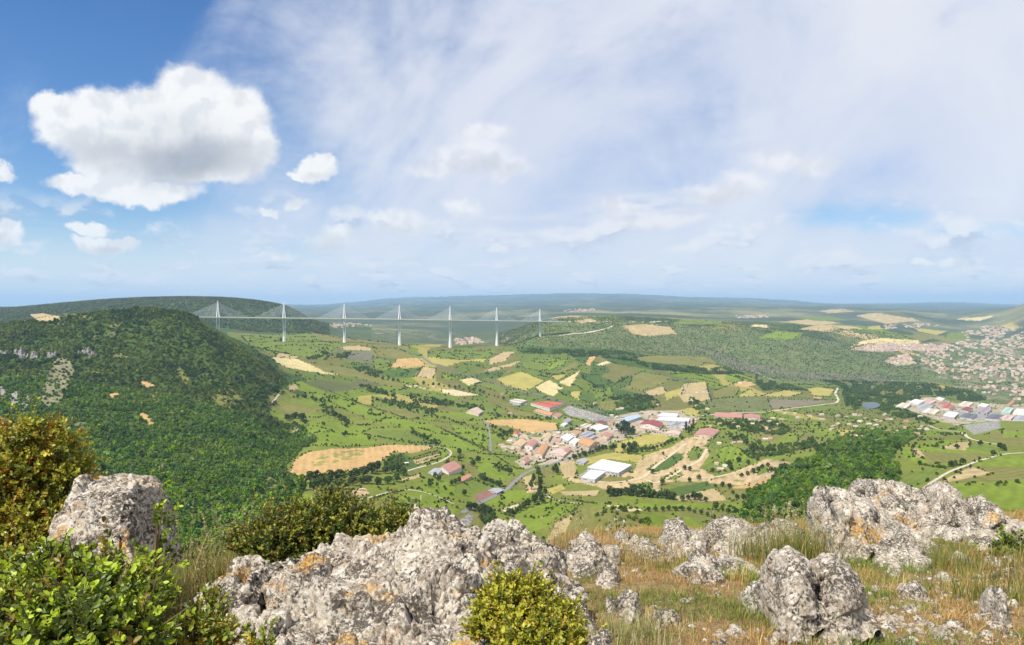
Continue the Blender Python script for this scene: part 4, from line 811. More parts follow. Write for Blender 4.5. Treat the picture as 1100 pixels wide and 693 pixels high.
def scatter_px(poly, n, mind, clump=0.0):
    poly = np.array(poly); out = []; tries = 0
    while len(out) < n and tries < n * 60:
        tries += 1
        p = rng.uniform(poly.min(0), poly.max(0))
        if inpoly(p[:1], p[1:], poly)[0] and (clump == 0 or perlin(p[:1] / 15., p[1:] / 7.5, 2.7)[0] > clump - 1 - rng.random() * .5) and all((p[0]-q[0])**2 + ((p[1]-q[1])*2.0)**2 > mind**2 for q in out): out.append(tuple(p))
    return sorted(out, key=lambda q: q[1])
for ph, poly, n_, md in TOWNS:
    big = 'flats' in ph
    for (px, py) in scatter_px(poly, n_, md * .75, 1.08):
        g, w_, d_, h, ca, sa, r, wc = town_house('', px, py, ph, big)
        v, f, mi = small_house_mesh(w_, d_, h, ca, sa)
        me = mesh_np('house', np.array(v), f); me.materials.append(M_town_wall[rng.integers(4)]); me.materials.append(M_town_roof[rng.integers(5)])
        me.polygons.foreach_set('material_index', np.array(mi, np.int32))
        o = obj('apartment_block' if big else 'house', me); o.location = tuple(g)
        tag(o, f'tiny pale house, one of the {ph}' if not big else f'tiny long block of flats, one of the {ph}', 'apartment block' if big else 'house', ph)
        HOUSES.append((px, py, 1.2))
FAR = [([(911,376),(941,369.5),(986,369),(1020,370),(1018,377),(986,377),(941,378)], 95, 1.2), ([(948,388),(973,380),(986,390.5),(964,393)], 36, 1.3), ([(985,384),(1000,372),(1120,352),(1120,395),(1040,398),(1005,400)], 260, 1.8),
       ([(1030,354),(1060,350),(1090,352),(1090,362),(1040,364)], 60, 1.4), ([(488,364),(510,362.5),(520,368),(500,371),(488,369)], 50, 1.0), ([(598,333),(640,331.5),(640,335),(600,336)], 24, 1.2), ([(780,340),(830,338.5),(835,341),(785,342.5)], 26, 1.2), ([(945,350),(1000,347),(1010,351),(950,354)], 30, 1.3), ([(350,349),(375,347),(400,349),(398,352),(360,353)], 24, 1.2)]
V, Fc, MI = [], [], []
for poly, n_, md in FAR:
    for (px, py) in scatter_px(poly, int(n_ * 1.5), md * .72, 1.12):
        g, w_, d_, h, ca, sa, r, wc = town_house('', px, py, '', False)
        s_ = 1.0 if g[1] < 7000 else 1.5
        v, f, mi = small_house_mesh(w_ * s_, d_ * s_, h, ca, sa); b = len(V)
        V += [(a + g[0], b_ + g[1], c_ + g[2]) for a, b_, c_ in v]; Fc += [[i + b for i in q] for q in f]
        k_ = rng.integers(4); k2 = rng.integers(5); MI += [k_ if m == 0 else 4 + k2 for m in mi]
        HOUSES.append((px, py, 1.0))
me = mesh_np('far_town', np.array(V), Fc)
for m_ in M_town_wall + M_town_roof: me.materials.append(m_)
me.polygons.foreach_set('material_index', np.array(MI, np.int32))
tag(obj('far_town', me), 'distant villages and suburbs that read as specks of pale walls and tiled roofs', kind='stuff')
# cars in the supermarket's car park
CARC = [(.7, .7, .7), (.5, .5, .52), (.06, .06, .07), (.35, .05, .05), (.08, .13, .3), (.75, .75, .72)]
CM = [plain('car_paint', c_, .3, .5, .02) for c_ in CARC]
def car_mesh(m):
    mb = MB(); 
    def rg(x0, x1, w_, z_): return [(x0, -w_, z_), (x1, -w_, z_), (x1, w_, z_), (x0, w_, z_)]
    mb.hull([rg(-2.15, 2.15, .82, .28), rg(-2.2, 2.2, .88, .6), rg(-2.1, 2.1, .84, .9)])
    mb.hull([rg(-1.7, 1.05, .80, .9), rg(-1.25, .5, .66, 1.45)])
    for x in (-1.35, 1.35):
        for y in (-.8, .8): mb.bar((x, y - .1, .32), (x, y + .1, .32), .32, 8)
    return mb.mesh('parked_car', m)
cms = [car_mesh(m_) for m_ in CM]
a0, a1 = np.array([612., 437.6]), np.array([652., 448.4])
for row in range(4):
    for i in range(13):
        if rng.random() < .2: continue
        p = a0 + (a1 - a0) * (i + .5) / 13 + np.array([-row * 2.6 + rng.uniform(-.3,.3), row * 1.5])
        g = ground(*p); o = obj('parked_car', cms[rng.integers(6)]); o.location = (g[0], g[1], g[2] + .1); o.rotation_euler = (0, 0, RAD(60 + rng.uniform(-4, 4))); o.scale = (1.25,) * 3
        tag(o, 'tiny car in a row on the car park right of the red-roofed supermarket', 'car', 'cars on the supermarket car park')
# ------------------------------------------------------------------ trees
def crown_mesh(name, seed, n=240, w_=1.0, hgt=1.5, low=.35, size=.26, green=(.055, .105, .020), lobes=8, up=.25):
    r = np.random.default_rng(seed); V = []; Cc = []
    lo = []
    for i in range(lobes):
        t = (i + .5) / lobes; zz = low + (hgt - low) * (.18 + .74 * t); rad = math.sin(math.pi * min(.93, .30 + .60 * t)) * .62 * w_
        a = i * 2.4 + r.uniform(-.5, .5); lo.append((math.cos(a) * rad * r.uniform(.35, .95), math.sin(a) * rad * r.uniform(.35, .95), zz, r.uniform(.34, .52) * w_ * (1.1 - .35 * t)))
    lobt = r.uniform(.8, 1.2, lobes)
    for k in range(n):
        i = r.integers(lobes); L = lo[i]
        d = r.normal(size=3); d[2] += up; d /= np.linalg.norm(d)
        p = np.array(L[:3]) + d * np.array((1, 1, .85)) * L[3] * r.uniform(.72, 1.08)
        nn = d + r.normal(size=3) * .45; nn /= np.linalg.norm(nn)
        u = np.cross(nn, r.normal(size=3)); u /= np.linalg.norm(u); v = np.cross(nn, u); s = size * r.uniform(.55, 1.1)
        for a, b in ((-1,-.7), (.8,-1), (1,.7), (-.7,1)): V.append(p + u * a * s * .5 + v * b * s * .5 + nn * s * .16 * (a * b))
        c_ = np.array(green) * lobt[i] * r.uniform(.72, 1.35) * np.array((r.uniform(.9, 1.25), 1, r.uniform(.8, 1.2)))
        Cc += [c_] * 4
    return mesh_np(name, np.array(V), np.arange(n * 4).reshape(n, 4), M_leaf, False, np.array(Cc))
def trunk_mesh(name, seed, hgt=1.0, rad=.075):
    r = np.random.default_rng(seed); mb = MB()
    pts = [np.array((0, 0, -.15)), np.array((r.uniform(-.04,.04), r.uniform(-.04,.04), hgt * .5)), np.array((r.uniform(-.1,.1), r.uniform(-.1,.1), hgt))]
    an = [2 * math.pi * i / 6 for i in range(6)]
    mb.hull([[(p[0] + math.cos(t) * q, p[1] + math.sin(t) * q, p[2]) for t in an] for p, q in zip(pts, (rad * 1.3, rad, rad * .5))])
    for k in range(3):
        a = r.uniform(0, 6.3); b = pts[1] + (pts[2] - pts[1]) * r.uniform(.0, .6)
        mb.bar(b, b + np.array((math.cos(a) * .45, math.sin(a) * .45, .35)), rad * .4, 4)
    return mb.mesh(name, M_bark)
M_leaf = foliage_mat('tree_leaves', .22, .75, .1); M_bark = plain('bark', (.10, .075, .05), .95, .1, .3, 3)
KIND = {}
DKG, MDG, LTG = (.055, .092, .014), (.070, .120, .016), (.075, .130, .020)
for nm, args in {'round': dict(w_=1.0, hgt=1.55), 'tall': dict(w_=.72, hgt=2.2, lobes=9), 'poplar': dict(w_=.5, hgt=3.0, lobes=10, low=.2), 'cedar': dict(w_=1.15, hgt=1.7, lobes=9, low=.25), 'bush': dict(w_=1.05, hgt=1.05, low=.0, lobes=6)}.items():
    g_ = {'round': DKG, 'tall': DKG, 'poplar': DKG, 'cedar': (.034, .060, .016), 'bush': MDG}[nm]
    KIND[nm] = ([crown_mesh('crown', 11 * i + len(nm), 300, green=g_, **args) for i in range(4)], [trunk_mesh('trunk', i, args['hgt'] * .6) for i in range(2)], args['hgt'])
# individual trees: (phrase, line on the photograph, number, crown width m, kind, spread px)
ROWS = [
 ('in the dark row edging the ploughed orange field', [(333,519),(347,516),(360,518),(376,513.5),(391,511.5),(404,507),(418,509),(427,507),(434,511)], 15, 16, 'round', 1.2),
 ('in the second row below the ploughed orange field', [(318,527),(332,526),(350,525),(370,524),(390,521),(410,519),(424,518)], 13, 14, 'round', 2),
 ('in the thick row below the sandy site', [(655,534),(670,532),(690,534),(705,535),(724,537)], 17, 15, 'round', .8),
 ('in the row under the green plot', [(733,538),(739,537),(749,537.5),(758,539)], 5, 12, 'round', .3),
 ('in the tall clump below the road bend', [(571,525),(577,513),(582,520),(578,529),(586,533),(575,538),(582,541),(568,545)], 12, 13, 'tall', 1),
 ('below the triangular meadow', [(565,543),(556,550),(547,554)], 6, 10, 'round', .6),
 ('in the big clump behind the outcrop hump', [(504,547),(513,550),(522,553),(529,558),(526,566),(518,562),(530,566)], 11, 14, 'round', 1.2),
 ('in the short row above the red courts', [(517,515),(522,517),(528,519),(536,523)], 7, 11, 'round', .6),
 ('between the red roofed farm and the courts', [(513.5,497),(516,504),(489,493),(493,486),(499,511),(493,518)], 6, 11, 'round', .3),
 ('in the row above the grey road bend', [(533,503),(538,505),(544,507),(549,509)], 6, 10, 'round', .5),
 ('in the tall group right of the junction', [(595,507),(599,510)], 3, 13, 'tall', .5),
 ('in the row above the white halls', [(612,494.5),(625,491),(638,486.5),(650,483),(662,480.5)], 15, 11, 'round', .9),
 ('of the cedars by the blue grey warehouse', [(663,461),(670,459),(676,463),(668,466),(680,467)], 7, 18, 'cedar', 1),
 ('in the clump on the yellow field', [(670,484),(677,480),(682,484),(674,488),(683,488)], 6, 16, 'round', .6),
 ('in the line climbing to the poplars', [(689,486),(700,484),(709,481),(720,477),(731,473)], 11, 11, 'round', .7),
 ('of the poplars above the sandy ground', [(737,465),(741,468),(745,463)], 4, 11, 'poplar', .3),
 ('in the clump left of the tan hall', [(529,460),(536,463),(544,469),(540,472),(534,469),(549,465)], 11, 13, 'round', 1.2),
 ('in the hedgerow above the ochre field', [(527,446.5),(540,448),(556,450),(575,450),(592,451.5)], 17, 9, 'round', .5),
 ('on the bright strip above the farm drive', [(443.6,467),(448,469),(453,470.5),(462,475),(467,477)], 7, 11, 'round', .5),
 ('in the clump across the left meadow', [(347,443),(352,445),(358,447),(364,450),(369,453),(376,455.5),(372,459)], 11, 13, 'round', 1),
 ('of those standing alone in left meadows', [(361,438),(371,472.5),(345.5,455),(396,478),(397,473)], 5, 9, 'round', .2),
 ('scattered above the olive field by the hill', [(316,426.5),(322,428),(330,427.5),(338,430.5),(347,432),(354,432)], 9, 11, 'round', 1),
 ('in the clump below the olive field', [(308,452),(313,449),(320,450),(326,453),(328,456)], 7, 17, 'round', .8),
 ('around the sandy wedge by the slope wood', [(797,513),(804,511),(811,509),(818,505),(824,501),(829,508.5),(839,506)], 9, 10, 'round', .7),
 ('dotted along the ochre field', [(769,523.5),(776,523),(784,524.5),(791,537),(797,538.5),(806,536)], 7, 9, 'round', .3),
 ('of those standing on the dug-over sand', [(751,515),(760,514),(730,520),(749,496),(703,527),(700,493),(712,489)], 7, 10, 'round', .2),
 ('in the clump above the brightest round meadow', [(784,470),(789,474),(797,472),(803,480),(808,483),(814,479)], 9, 14, 'round', 1),
 ('beside the cottages on the sandy edge', [(784,501),(791,503),(788,497),(818,495),(781,507),(766,507)], 6, 12, 'round', .3),
 ('in the broken line behind the twin boulders', [(769,548),(777,550),(784,552),(794.5,553),(804,556),(816,553),(826,550)], 9, 11, 'round', .6),
 ('in the low line above the grassy hump', [(697,550),(705,549.5),(719,549),(733,548.5),(745,551),(756,554),(766,557.5),(772,562)], 12, 8, 'round', .5),
 ('of those lining the pale avenue', [(425,529),(444,524.5),(458,529),(469,534),(480,540),(491,546)], 13, 4.5, 'bush', .2),
 ('near the red roofed farm', [(462,523),(490,521),(458,514),(474,513),(503,525),(499,533)], 6, 9, 'round', .3),
 ('along the cream lanes of right meadows', [(988,500),(992.5,500.5),(1014,502.5),(1030,501),(1089,480),(1073,476.5),(1040.5,480),(970.6,482),(1094,482.5),(1022,502)], 10, 8, 'round', .2),
 ('in the far hedgerow of left meadows', [(389,416),(400,419.5),(411,423.5),(420,425.5),(436,434),(449,436)], 14, 11, 'round', .8),
 ('in the hedgerow along the wooded lane', [(411,408),(427,410),(440,413),(455,414),(473,415.5),(490,417.5),(509,419.5),(534,427),(546,432)], 26, 11, 'round', .7),
]
def px_size(s, y): return s * F / y
cand = []
for ph, line, n_, s, kd, spread in ROWS:
    q = resample(line, n_)
    for i in range(n_):
        p = q[i] + rng.normal(size=2) * spread * np.array((.8, .45)); g = ground(*p)
        cand.append([ph, p[0], g, s * rng.uniform(.72, 1.2), kd])
cand.sort(key=lambda c_: -px_size(c_[3], c_[2][1]))
keep, rest = cand[:298], cand[298:]
from collections import defaultdict
byrow = defaultdict(list)
for c_ in keep: byrow[c_[0]].append(c_)
for ph, lst in byrow.items():
    lst.sort(key=lambda c_: c_[1]); big = max(lst, key=lambda c_: c_[3])
    for i, (p_, px, g, s, kd) in enumerate(lst):
        cs, ts, hg = KIND[kd]; sc_ = s * 1.3 / (1.75 if kd != 'poplar' else 1.2)
        root = empty({'poplar': 'poplar_tree', 'cedar': 'cedar_tree', 'bush': 'round_tree'}.get(kd, 'leafy_tree'), tuple(g), rng.uniform(0, 6.28)); root.scale = (sc_, sc_, sc_ * rng.uniform(.85, 1.15))
        look = {'round': 'dark round', 'tall': 'tall dark', 'poplar': 'slim dark', 'cedar': 'broad blackish', 'bush': 'small clipped'}[kd]
        o_ = ordinal(i)
        lab = f'{look} tree, {o_} from left {ph}' if o_ else f'{look} tree, {ordinal(len(lst)-1-i)} from right {ph}'
        tag(root, lab, 'tree', 'trees ' + ph)
        obj('crown', cs[rng.integers(4)], root); obj('trunk', ts[rng.integers(2)], root)
# ---- woods and scrub: nobody could count them
def lib(name, green, n, **kw):
    c_ = bpy.data.collections.new(name)
    for i in range(5):
        me = crown_mesh(name, 50 + i * 3 + len(name), n, green=tuple(np.array(green) * (.62 + .19 * i) * np.array((.86 + .09 * i, 1, 1))), **kw)
        c_.objects.link(bpy.data.objects.new(name, me))
    return c_
M_gn = {}
def mass(name, label, pts, sizes, libc):
    me = bpy.data.meshes.new(name); P_ = np.asarray(pts, np.float32); n = len(P_)
    me.vertices.add(n); me.vertices.foreach_set('co', P_.ravel())
    me.attributes.new('size', 'FLOAT', 'POINT').data.foreach_set('value', np.asarray(sizes, np.float32))
    me.attributes.new('turn', 'FLOAT', 'POINT').data.foreach_set('value', rng.uniform(0, 6.28, n).astype(np.float32))
    me.attributes.new('pick', 'INT', 'POINT').data.foreach_set('value', np.clip(np.floor(2.4 + 4.2 * fbm(P_[:,0] / 95., P_[:,1] / 140., 3.7, 3) + rng.normal(size=n) * 1.0), 0, 4).astype(np.int32))
    o = obj(name, me)
    gt = bpy.data.node_groups.new('scatter_' + name, 'GeometryNodeTree')
    gt.interface.new_socket('Geometry', in_out='INPUT', socket_type='NodeSocketGeometry'); gt.interface.new_socket('Geometry', in_out='OUTPUT', socket_type='NodeSocketGeometry')
    N = gt.nodes; gi = N.new('NodeGroupInput'); go = N.new('NodeGroupOutput')
    ci = N.new('GeometryNodeCollectionInfo'); ci.inputs['Collection'].default_value = libc; ci.inputs['Separate Children'].default_value = True; ci.inputs['Reset Children'].default_value = True
    ip = N.new('GeometryNodeInstanceOnPoints'); ip.inputs['Pick Instance'].default_value = True
    def attr(nm, tp):
        a = N.new('GeometryNodeInputNamedAttribute'); a.data_type = tp; a.inputs['Name'].default_value = nm; return a.outputs['Attribute']
    cx = N.new('ShaderNodeCombineXYZ'); gt.links.new(attr('turn', 'FLOAT'), cx.inputs[2])
    gt.links.new(gi.outputs[0], ip.inputs['Points']); gt.links.new(ci.outputs[0], ip.inputs['Instance']); gt.links.new(attr('pick', 'INT'), ip.inputs['Instance Index'])
    e2r = N.new('FunctionNodeEulerToRotation'); gt.links.new(cx.outputs[0], e2r.inputs[0]); gt.links.new(e2r.outputs[0], ip.inputs['Rotation'])
    cs = N.new('ShaderNodeCombineXYZ'); sz = attr('size', 'FLOAT'); [gt.links.new(sz, cs.inputs[i]) for i in range(3)]; gt.links.new(cs.outputs[0], ip.inputs['Scale'])
    gt.links.new(ip.outputs[0], go.inputs[0])
    md = o.modifiers.new('scatter', 'NODES'); md.node_group = gt
    return tag(o, label, kind='stuff')
flatc = base.reshape(-1, 4)
def sample(u0, u1, y0, y1, spacing, poly=None, test=None, vis=True):
    n = int((u1 - u0) * (y1 * y1 - y0 * y0) / 2 / spacing ** 2)
    u = rng.uniform(u0, u1, n); y = np.sqrt(rng.uniform(y0 * y0, y1 * y1, n)); x = u * y; px = u * F + CX; zz = height(x, y); py = HY - F * zz / y
    k = np.ones(n, bool)
    if poly is not None: k &= inpoly(hjit(px, py) if poly is WOODHILL else px, py, poly)
    i = np.clip(np.searchsorted(PXC, px), 0, len(PXC) - 1); j = np.clip(np.searchsorted(YR, y), 0, NR - 1)
    if vis: k &= VIS[i, j] | VIS[i, np.clip(j - 4, 0, NR - 1)] | VIS[i, np.clip(j + 4, 0, NR - 1)]
    if test is not None: k &= test(base[i, j], px, py, y)
    return np.stack([x, y, zz], 1)[k], px[k], py[k], y[k]
def clear(px, py):
    k = np.ones(len(px), bool)
    for hx, hy, hr in HOUSES: k &= ((px - hx) ** 2 + ((py - hy) * 1.6) ** 2) > hr ** 2
    return k
isfor = lambda b, px, py, y: ((b[:, 1] > b[:, 0] * 1.25) & (b[:, 1] < .10)) | ((b[:, 1] > b[:, 0] * .82) & (rng.random(len(px)) < .34))
L_hill = lib('hill_tree', (.092, .186, .013), 150, size=.36, lobes=7, hgt=1.35, low=.1)
L_hill_shaded = lib('upland_tree', (.088, .145, .018), 110, size=.42, lobes=6, hgt=1.25, low=.1)  # cloud shade on the upper hill put into a darker, more olive leaf colour
L_slope = lib('slope_tree', (.100, .195, .016), 240, size=.27, lobes=8, hgt=1.5, low=.1)
L_scrub = lib('scrub_bush', (.12, .16, .032), 70, size=.5, lobes=5, hgt=1.1, low=.0)
# wooded hill on the left, lower and upper part
p, px, py, y = sample(-.78, -.27, 780, 2050, 7.4, WOODHILL, isfor)
mass('forest', 'dense bright green oak forest covering the lower flank of the left hill', p - (0, 0, 1.0), 3.9 * np.exp(rng.normal(size=len(p)) * .33) * (1 + .35 * fbm(p[:,0] / 60, p[:,1] / 60, 1.1, 3)), L_hill); print('forest', len(p))
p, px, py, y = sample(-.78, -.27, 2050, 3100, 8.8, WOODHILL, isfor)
mass('forest', 'scrubby forest, leaves coloured darker for cloud shade, covering the crest of the left hill', p - (0, 0, 1.0), 4.3 * np.exp(rng.normal(size=len(p)) * .36), L_hill_shaded); print('forest2', len(p))
p, px, py, y = sample(-.30, .75, 480, 2300, 8.0, [(796,552),(803,530),(830,517),(836,505),(865,495),(880,488),(893,478),(905,468),(930,463),(955,458),(985,457),(992,464),(977,474),(962,484),(960,497),(968,504),(964,521),(940,530),(930,700),(830,700)], lambda b, px, py, y: (px > 780))
k = clear(px, py) & ~(inpoly(px, py, FIELDS[0][1]))
gre = fbm(px / 13, py / 8, 5.5, 3) > -.30
mass('forest', 'bright leafy wood on the near slope behind the right-hand crags', p[k & gre] - (0, 0, .8), 4.2 * np.exp(rng.normal(size=(k & gre).sum()) * .34), L_slope); print('slope', k.sum())
# thickets named by place on the photograph
WOODS = [[(793,485),(830,478),(858,477),(872,470),(880,482),(868,488),(846,490),(800,492)], [(872,484),(880,478),(905,472),(930,470),(928,474),(905,481),(890,486)], [(903,415),(950,416),(992,420),(988,431),(965,436),(960,446),(946,441),(944,432),(926,432),(922,440),(908,436)], [(655,428),(676,424),(700,425),(712,436),(696,441),(680,444),(664,440)], [(680,388.5),(715,392),(760,396),(792,394.5),(802,401),(760,402),(700,397)], [(555,374),(600,376),(660,376),(690,382),(680,389),(640,383),(625,384),(600,381),(560,379)], [(762,451),(780,450),(820,450),(840,455),(850,462),(840,468),(815,466),(790,463),(765,456)], [(327,386),(344,380),(351,373.6),(358,382),(351,387)], [(362,380),(378,378),(372,386),(362,385)], [(378,395),(392,394),(412,400),(408,407),(392,403)], [(400,428),(425,430),(470,441),(468,447),(420,436)], [(440,425),(520,436),(520,441),(440,432)], [(812,402),(822,408),(850,414),(868,420),(845,419),(820,420),(812,412)], [(742,426),(752,432),(760,440),(748,441),(738,434)], [(880,408),(1000,412),(1040,420),(1060,428),(1020,426),(985,424),(900,414)], [(1030,418),(1046,422),(1060,430),(1040,432),(1028,430)], [(612,464),(640,462),(640,466),(612,467)], [(384,414),(395,414),(425,422),(424,427),(396,421)], [(412,493),(424,488),(434,492),(440,500),(428,503),(414,502)], [(984,446),(1010,454),(1000,457),(984,452)], [(960,437),(972,440),(985,448),(970,450),(958,446)], [(640,545),(660,546),(690,552),(690,572),(660,575),(640,560)], [(595,560),(602,545),(622,543),(628,548),(606,558)], [(588,566),(597,560),(600,566),(592,574),(586,578)]]
PT, SZ = [], []
for wpoly in WOODS:
    a = np.array(wpoly); g1 = ground(*a[a[:,1].argmax()]); g0 = ground(*a[a[:,1].argmin()])
    far_ = g1[1] > 2500
    p, px, py, y = sample((a[:,0].min() - CX) / F, (a[:,0].max() - CX) / F, g1[1] * .93, g0[1] * 1.07, 9.5 if not far_ else 12, wpoly)
    k = clear(px, py) & (fbm(px / 9, py / 5, 3.1, 3) > -.12); small = a[:,1].max() > 540 and a[:,0].max() > 590
    PT.append(p[k]); SZ.append(rng.uniform(3.2, 6.0, k.sum()) * (.45 if small else 1.0) * (1.2 if far_ else 1))
PT = np.concatenate(PT); SZ = np.concatenate(SZ)
mass('woodland', 'dark thickets and wooded banks spread over the valley floor', PT - (0, 0, .8), SZ, lib('thicket_tree', (.066, .122, .016), 130, size=.36, lobes=7, hgt=1.4, low=.1)); print('woodland', len(PT))
# hedges and shrubs: along field edges and scattered over the meadows
PT, SZ = [], []
for c_, poly in FIELDS:
    pc = np.mean(poly, 0)
    if pc[1] < 352 or (pc[0] < 300 and pc[1] > 336) or c_ in (CON, GRV): continue
    g = ground(*pc); pr = .72 if g[1] > 2500 else .45
    pts_ = np.array(poly + poly[:1], float)
    for a, b in zip(pts_[:-1], pts_[1:]):
        if (a[1] > 575) or rng.random() < .3: continue
        wa, wb_ = ground(*a), ground(*b); L = min(np.linalg.norm(wb_ - wa), 900)
        for t in np.arange(0, 1, (6.5 if g[1] < 2500 else 9.5) / max(L, 10)):
            if rng.random() < pr * (.55 + .8 * perlin(np.array([t * L / 70.]), np.array([pc[0]]))[0]):
                q = wa + (wb_ - wa) * t; q[:2] += rng.normal(size=2) * 1.8; q[2] = height(q[0], q[1]); PT.append(q); SZ.append(rng.uniform(1.3, 3.4) * (1.0 if g[1] < 2500 else 1.45))
for cs, rest_ in ((PT, rest),):
    for c_ in rest_: PT.append(c_[2]); SZ.append(c_[3] / 1.8)
HED = [([(344,416),(371,427),(394.5,436),(420,443.6),(433,449),(469,453),(509,457)], 90), ([(469,458),(491,469),(520,483.6)], 44), ([(480,463),(507,475.5),(527,486),(556,504.5)], 60), ([(988,499),(1010,503),(1030,500)], 20), ([(571,505),(585,503),(596,494)], 0), ([(434,527),(415,531),(397,537)], 26), ([(540,548),(553,546),(567,537)], 18), ([(330,479),(345,479.5),(380,480),(405,478)], 26), ([(400,414.5),(411,421),(424,430),(449,434.5),(470,440)], 40), ([(513,487),(540,489),(552,491)], 26), ([(565,500),(580,497.5),(595,492)], 22), ([(445,491.5),(471,484.5)], 16), ([(446,494),(472,487)], 16), ([(448,497),(473,489.5)], 16), ([(450,500),(474,492)], 16), ([(625,436),(650,445),(664,447)], 20), ([(600,444),(625,452),(632,455)], 26), ([(596,537.5),(607,541),(625,542)], 16), ([(604,536),(620,538),(640,541)], 22), ([(740,411),(735,424),(700,430)], 20)]
for line, n_ in HED:
    if not n_: continue
    q = resample([ground(*p) for p in line], n_)
    q[:, :2] += rng.normal(size=(n_, 2)) * 1.0; q[:, 2] = height(q[:,0], q[:,1]); PT += list(q); SZ += list(rng.uniform(1.5, 3.3, n_))
hedgy = lambda x, y: (np.abs(perlin(x / 170, y / 250, 1.3)) < .032) | (np.abs(perlin(x / 240 + 9, y / 190 + 3, 8.3)) < .022) | (fbm(x / 75, y / 110, 3.3, 3) > .50) | (rng.random(len(x)) < .008)
grn = lambda b, px, py, y: (b[:, 1] > b[:, 0] * 1.08) & (b[:, 2] < .1) & (py > 352) & hedgy((px - CX) / F * y, y)
for (u0, u1, y0, y1, spc) in ((-.34, .20, 1250, 2400, 9), (-.36, .33, 2400, 4600, 11), (.2, .62, 1250, 4500, 11), (.28, .75, 4300, 7500, 24)):
    p, px, py, y = sample(u0, u1, y0, y1, spc, None, grn)
    k = clear(px, py); PT += list(p[k]); SZ += list(rng.uniform(1.2, 4.0, k.sum()) * (1.35 if y0 > 2300 else 1))
# greenery between the houses
for poly, n_ in (([(535,463),(600,463),(640,455),(690,448),(745,446),(745,462),(690,470),(640,484),(600,497),(560,502)], 230), ([(825,440),(960,440),(1000,450),(1000,468),(880,474),(825,465)], 330), ([(755,448),(830,448),(830,470),(760,475)], 120), ([(1000,372),(1120,356),(1120,430),(1040,420),(990,398)], 900), ([(960,430),(1100,432),(1100,452),(1010,452)], 110)):
    for q in scatter_px(poly, n_, .8):
        if clear(np.array([q[0]]), np.array([q[1]]))[0]: PT.append(ground(*q)); SZ.append(rng.uniform(2.0, 4.4) * (1.3 if q[1] < 432 else 1))
PT = np.array(PT)
mass('hedgerow_scrub', 'low hedges, shrubs and small trees scattered over the fields and between the houses', PT - (0, 0, .5), np.array(SZ), lib('hedge_bush', (.058, .105, .016), 90, size=.45, lobes=6, hgt=1.3, low=.0)); print('hedges', len(PT))
p, px, py, y = sample(-.02, .56, 4700, 7200, 23, None, lambda b, px, py, y: b[:, 3] > .45)
mass('scrub', 'dry oak scrub speckling the gorge sides and far slopes', p - (0, 0, .5), rng.uniform(2.5, 6.0, len(p)), L_scrub); print('scrub', len(p))
p, px, py, y = sample(-.75, -.25, 5200, 7600, 22, None, lambda b, px, py, y: b[:, 3] > .4)
mass('forest', 'dark forest over the long ridge behind the left end of the viaduct', p - (0, 0, .5), rng.uniform(5, 10, len(p)), lib('ridge_tree', (.10, .14, .03), 80, size=.5, lobes=6, hgt=1.1, low=.1)); print('ridge', len(p))
# ------------------------------------------------------------------ the ledge in front
def edge_y(x, y):
    px = x / np.maximum(y, .3) * F + CX
    return np.interp(px, [-400, 0, 250, 330, 480, 560, 620, 680, 760, 840, 900, 1000, 1100, 1500], [4.6, 4.6, 5.4, 5.6, 5.6, 6.2, 8.6, 9.6, 9.8, 10.2, 11.6, 12.2, 12.6, 13])
def ledge_z(x, y):
    x = np.asarray(x, float); y = np.asarray(y, float)
    b = np.interp(y, [-20, 0, 2.0, 3.6, 5, 6.4, 8.5, 10, 12, 14, 60], [-1.5, -1.55, -1.62, -1.70, -1.97, -2.22, -2.62, -2.93, -3.34, -3.9, -20])
    e = edge_y(x, y); d = np.maximum(y - e, 0)
    z_ = b - 1.15 * d ** 1.35 * (y > 0)
    return z_ + .05 * perlin(x * 1.1, y * 1.1, 2.2) + .018 * perlin(x * 4.2, y * 4.2, 7.1) + .12 * perlin(x * .35, y * .35, 4.4) * (y > 4)
xs = np.concatenate([np.linspace(-60, -12, 30, endpoint=False), np.linspace(-12, 14, 330, endpoint=False), np.linspace(14, 60, 30)])
ys = np.concatenate([np.linspace(-25, 1.5, 40, endpoint=False), np.linspace(1.5, 14, 260, endpoint=False), np.linspace(14, 45, 50)])
X_, Y_ = np.meshgrid(xs, ys, indexing='ij'); Z_ = ledge_z(X_, Y_)
m, T, b, out = material('ledge_soil')
g = T.node('ShaderNodeNewGeometry').outputs['Position']
n1 = T.noise(g, 1.1, 5, .6); n2 = T.noise(g, 9, 6, .65); n3 = T.noise(g, 60, 4, .6)
c_ = T.mix(T.ramp(n1, .38, .62), (.30, .185, .080), (.20, .17, .06)); c_ = T.mix(T.ramp(n2, .42, .68), c_, (.42, .30, .14)); c_ = T.mix(T.m('MULTIPLY', T.ramp(n3, .5, .7), .6), c_, (.13, .08, .04))
T.put(b.inputs['Base Color'], c_); bu = T.node('ShaderNodeBump'); bu.inputs['Distance'].default_value = .03; T.put(bu.inputs['Height'], T.m('ADD', n2, n3)); T.l.new(bu.outputs[0], b.inputs['Normal']); b.inputs['Roughness'].default_value = .95
i_ = np.arange(X_.size).reshape(X_.shape)
fc = np.stack([i_[:-1, :-1], i_[1:, :-1], i_[1:, 1:], i_[:-1, 1:]], -1).reshape(-1, 4)
tag(obj('ground', mesh_np('ground', np.stack([X_, Y_, Z_], -1).reshape(-1, 3), fc, m, True)), 'dry stony ledge above the valley', kind='structure')
def ledge(px, py):
    """where the sight line through a place on the photograph meets the ledge"""
    y = np.linspace(1.6, 14, 900); x = (px - CX) / F * y
    zr = -(py - HY) / F * y; d = ledge_z(x, y) - zr
    j = int(np.argmax(d > 0)) if (d > 0).any() else 899
    return np.array([x[j], y[j], float(ledge_z(x[j], y[j]))])
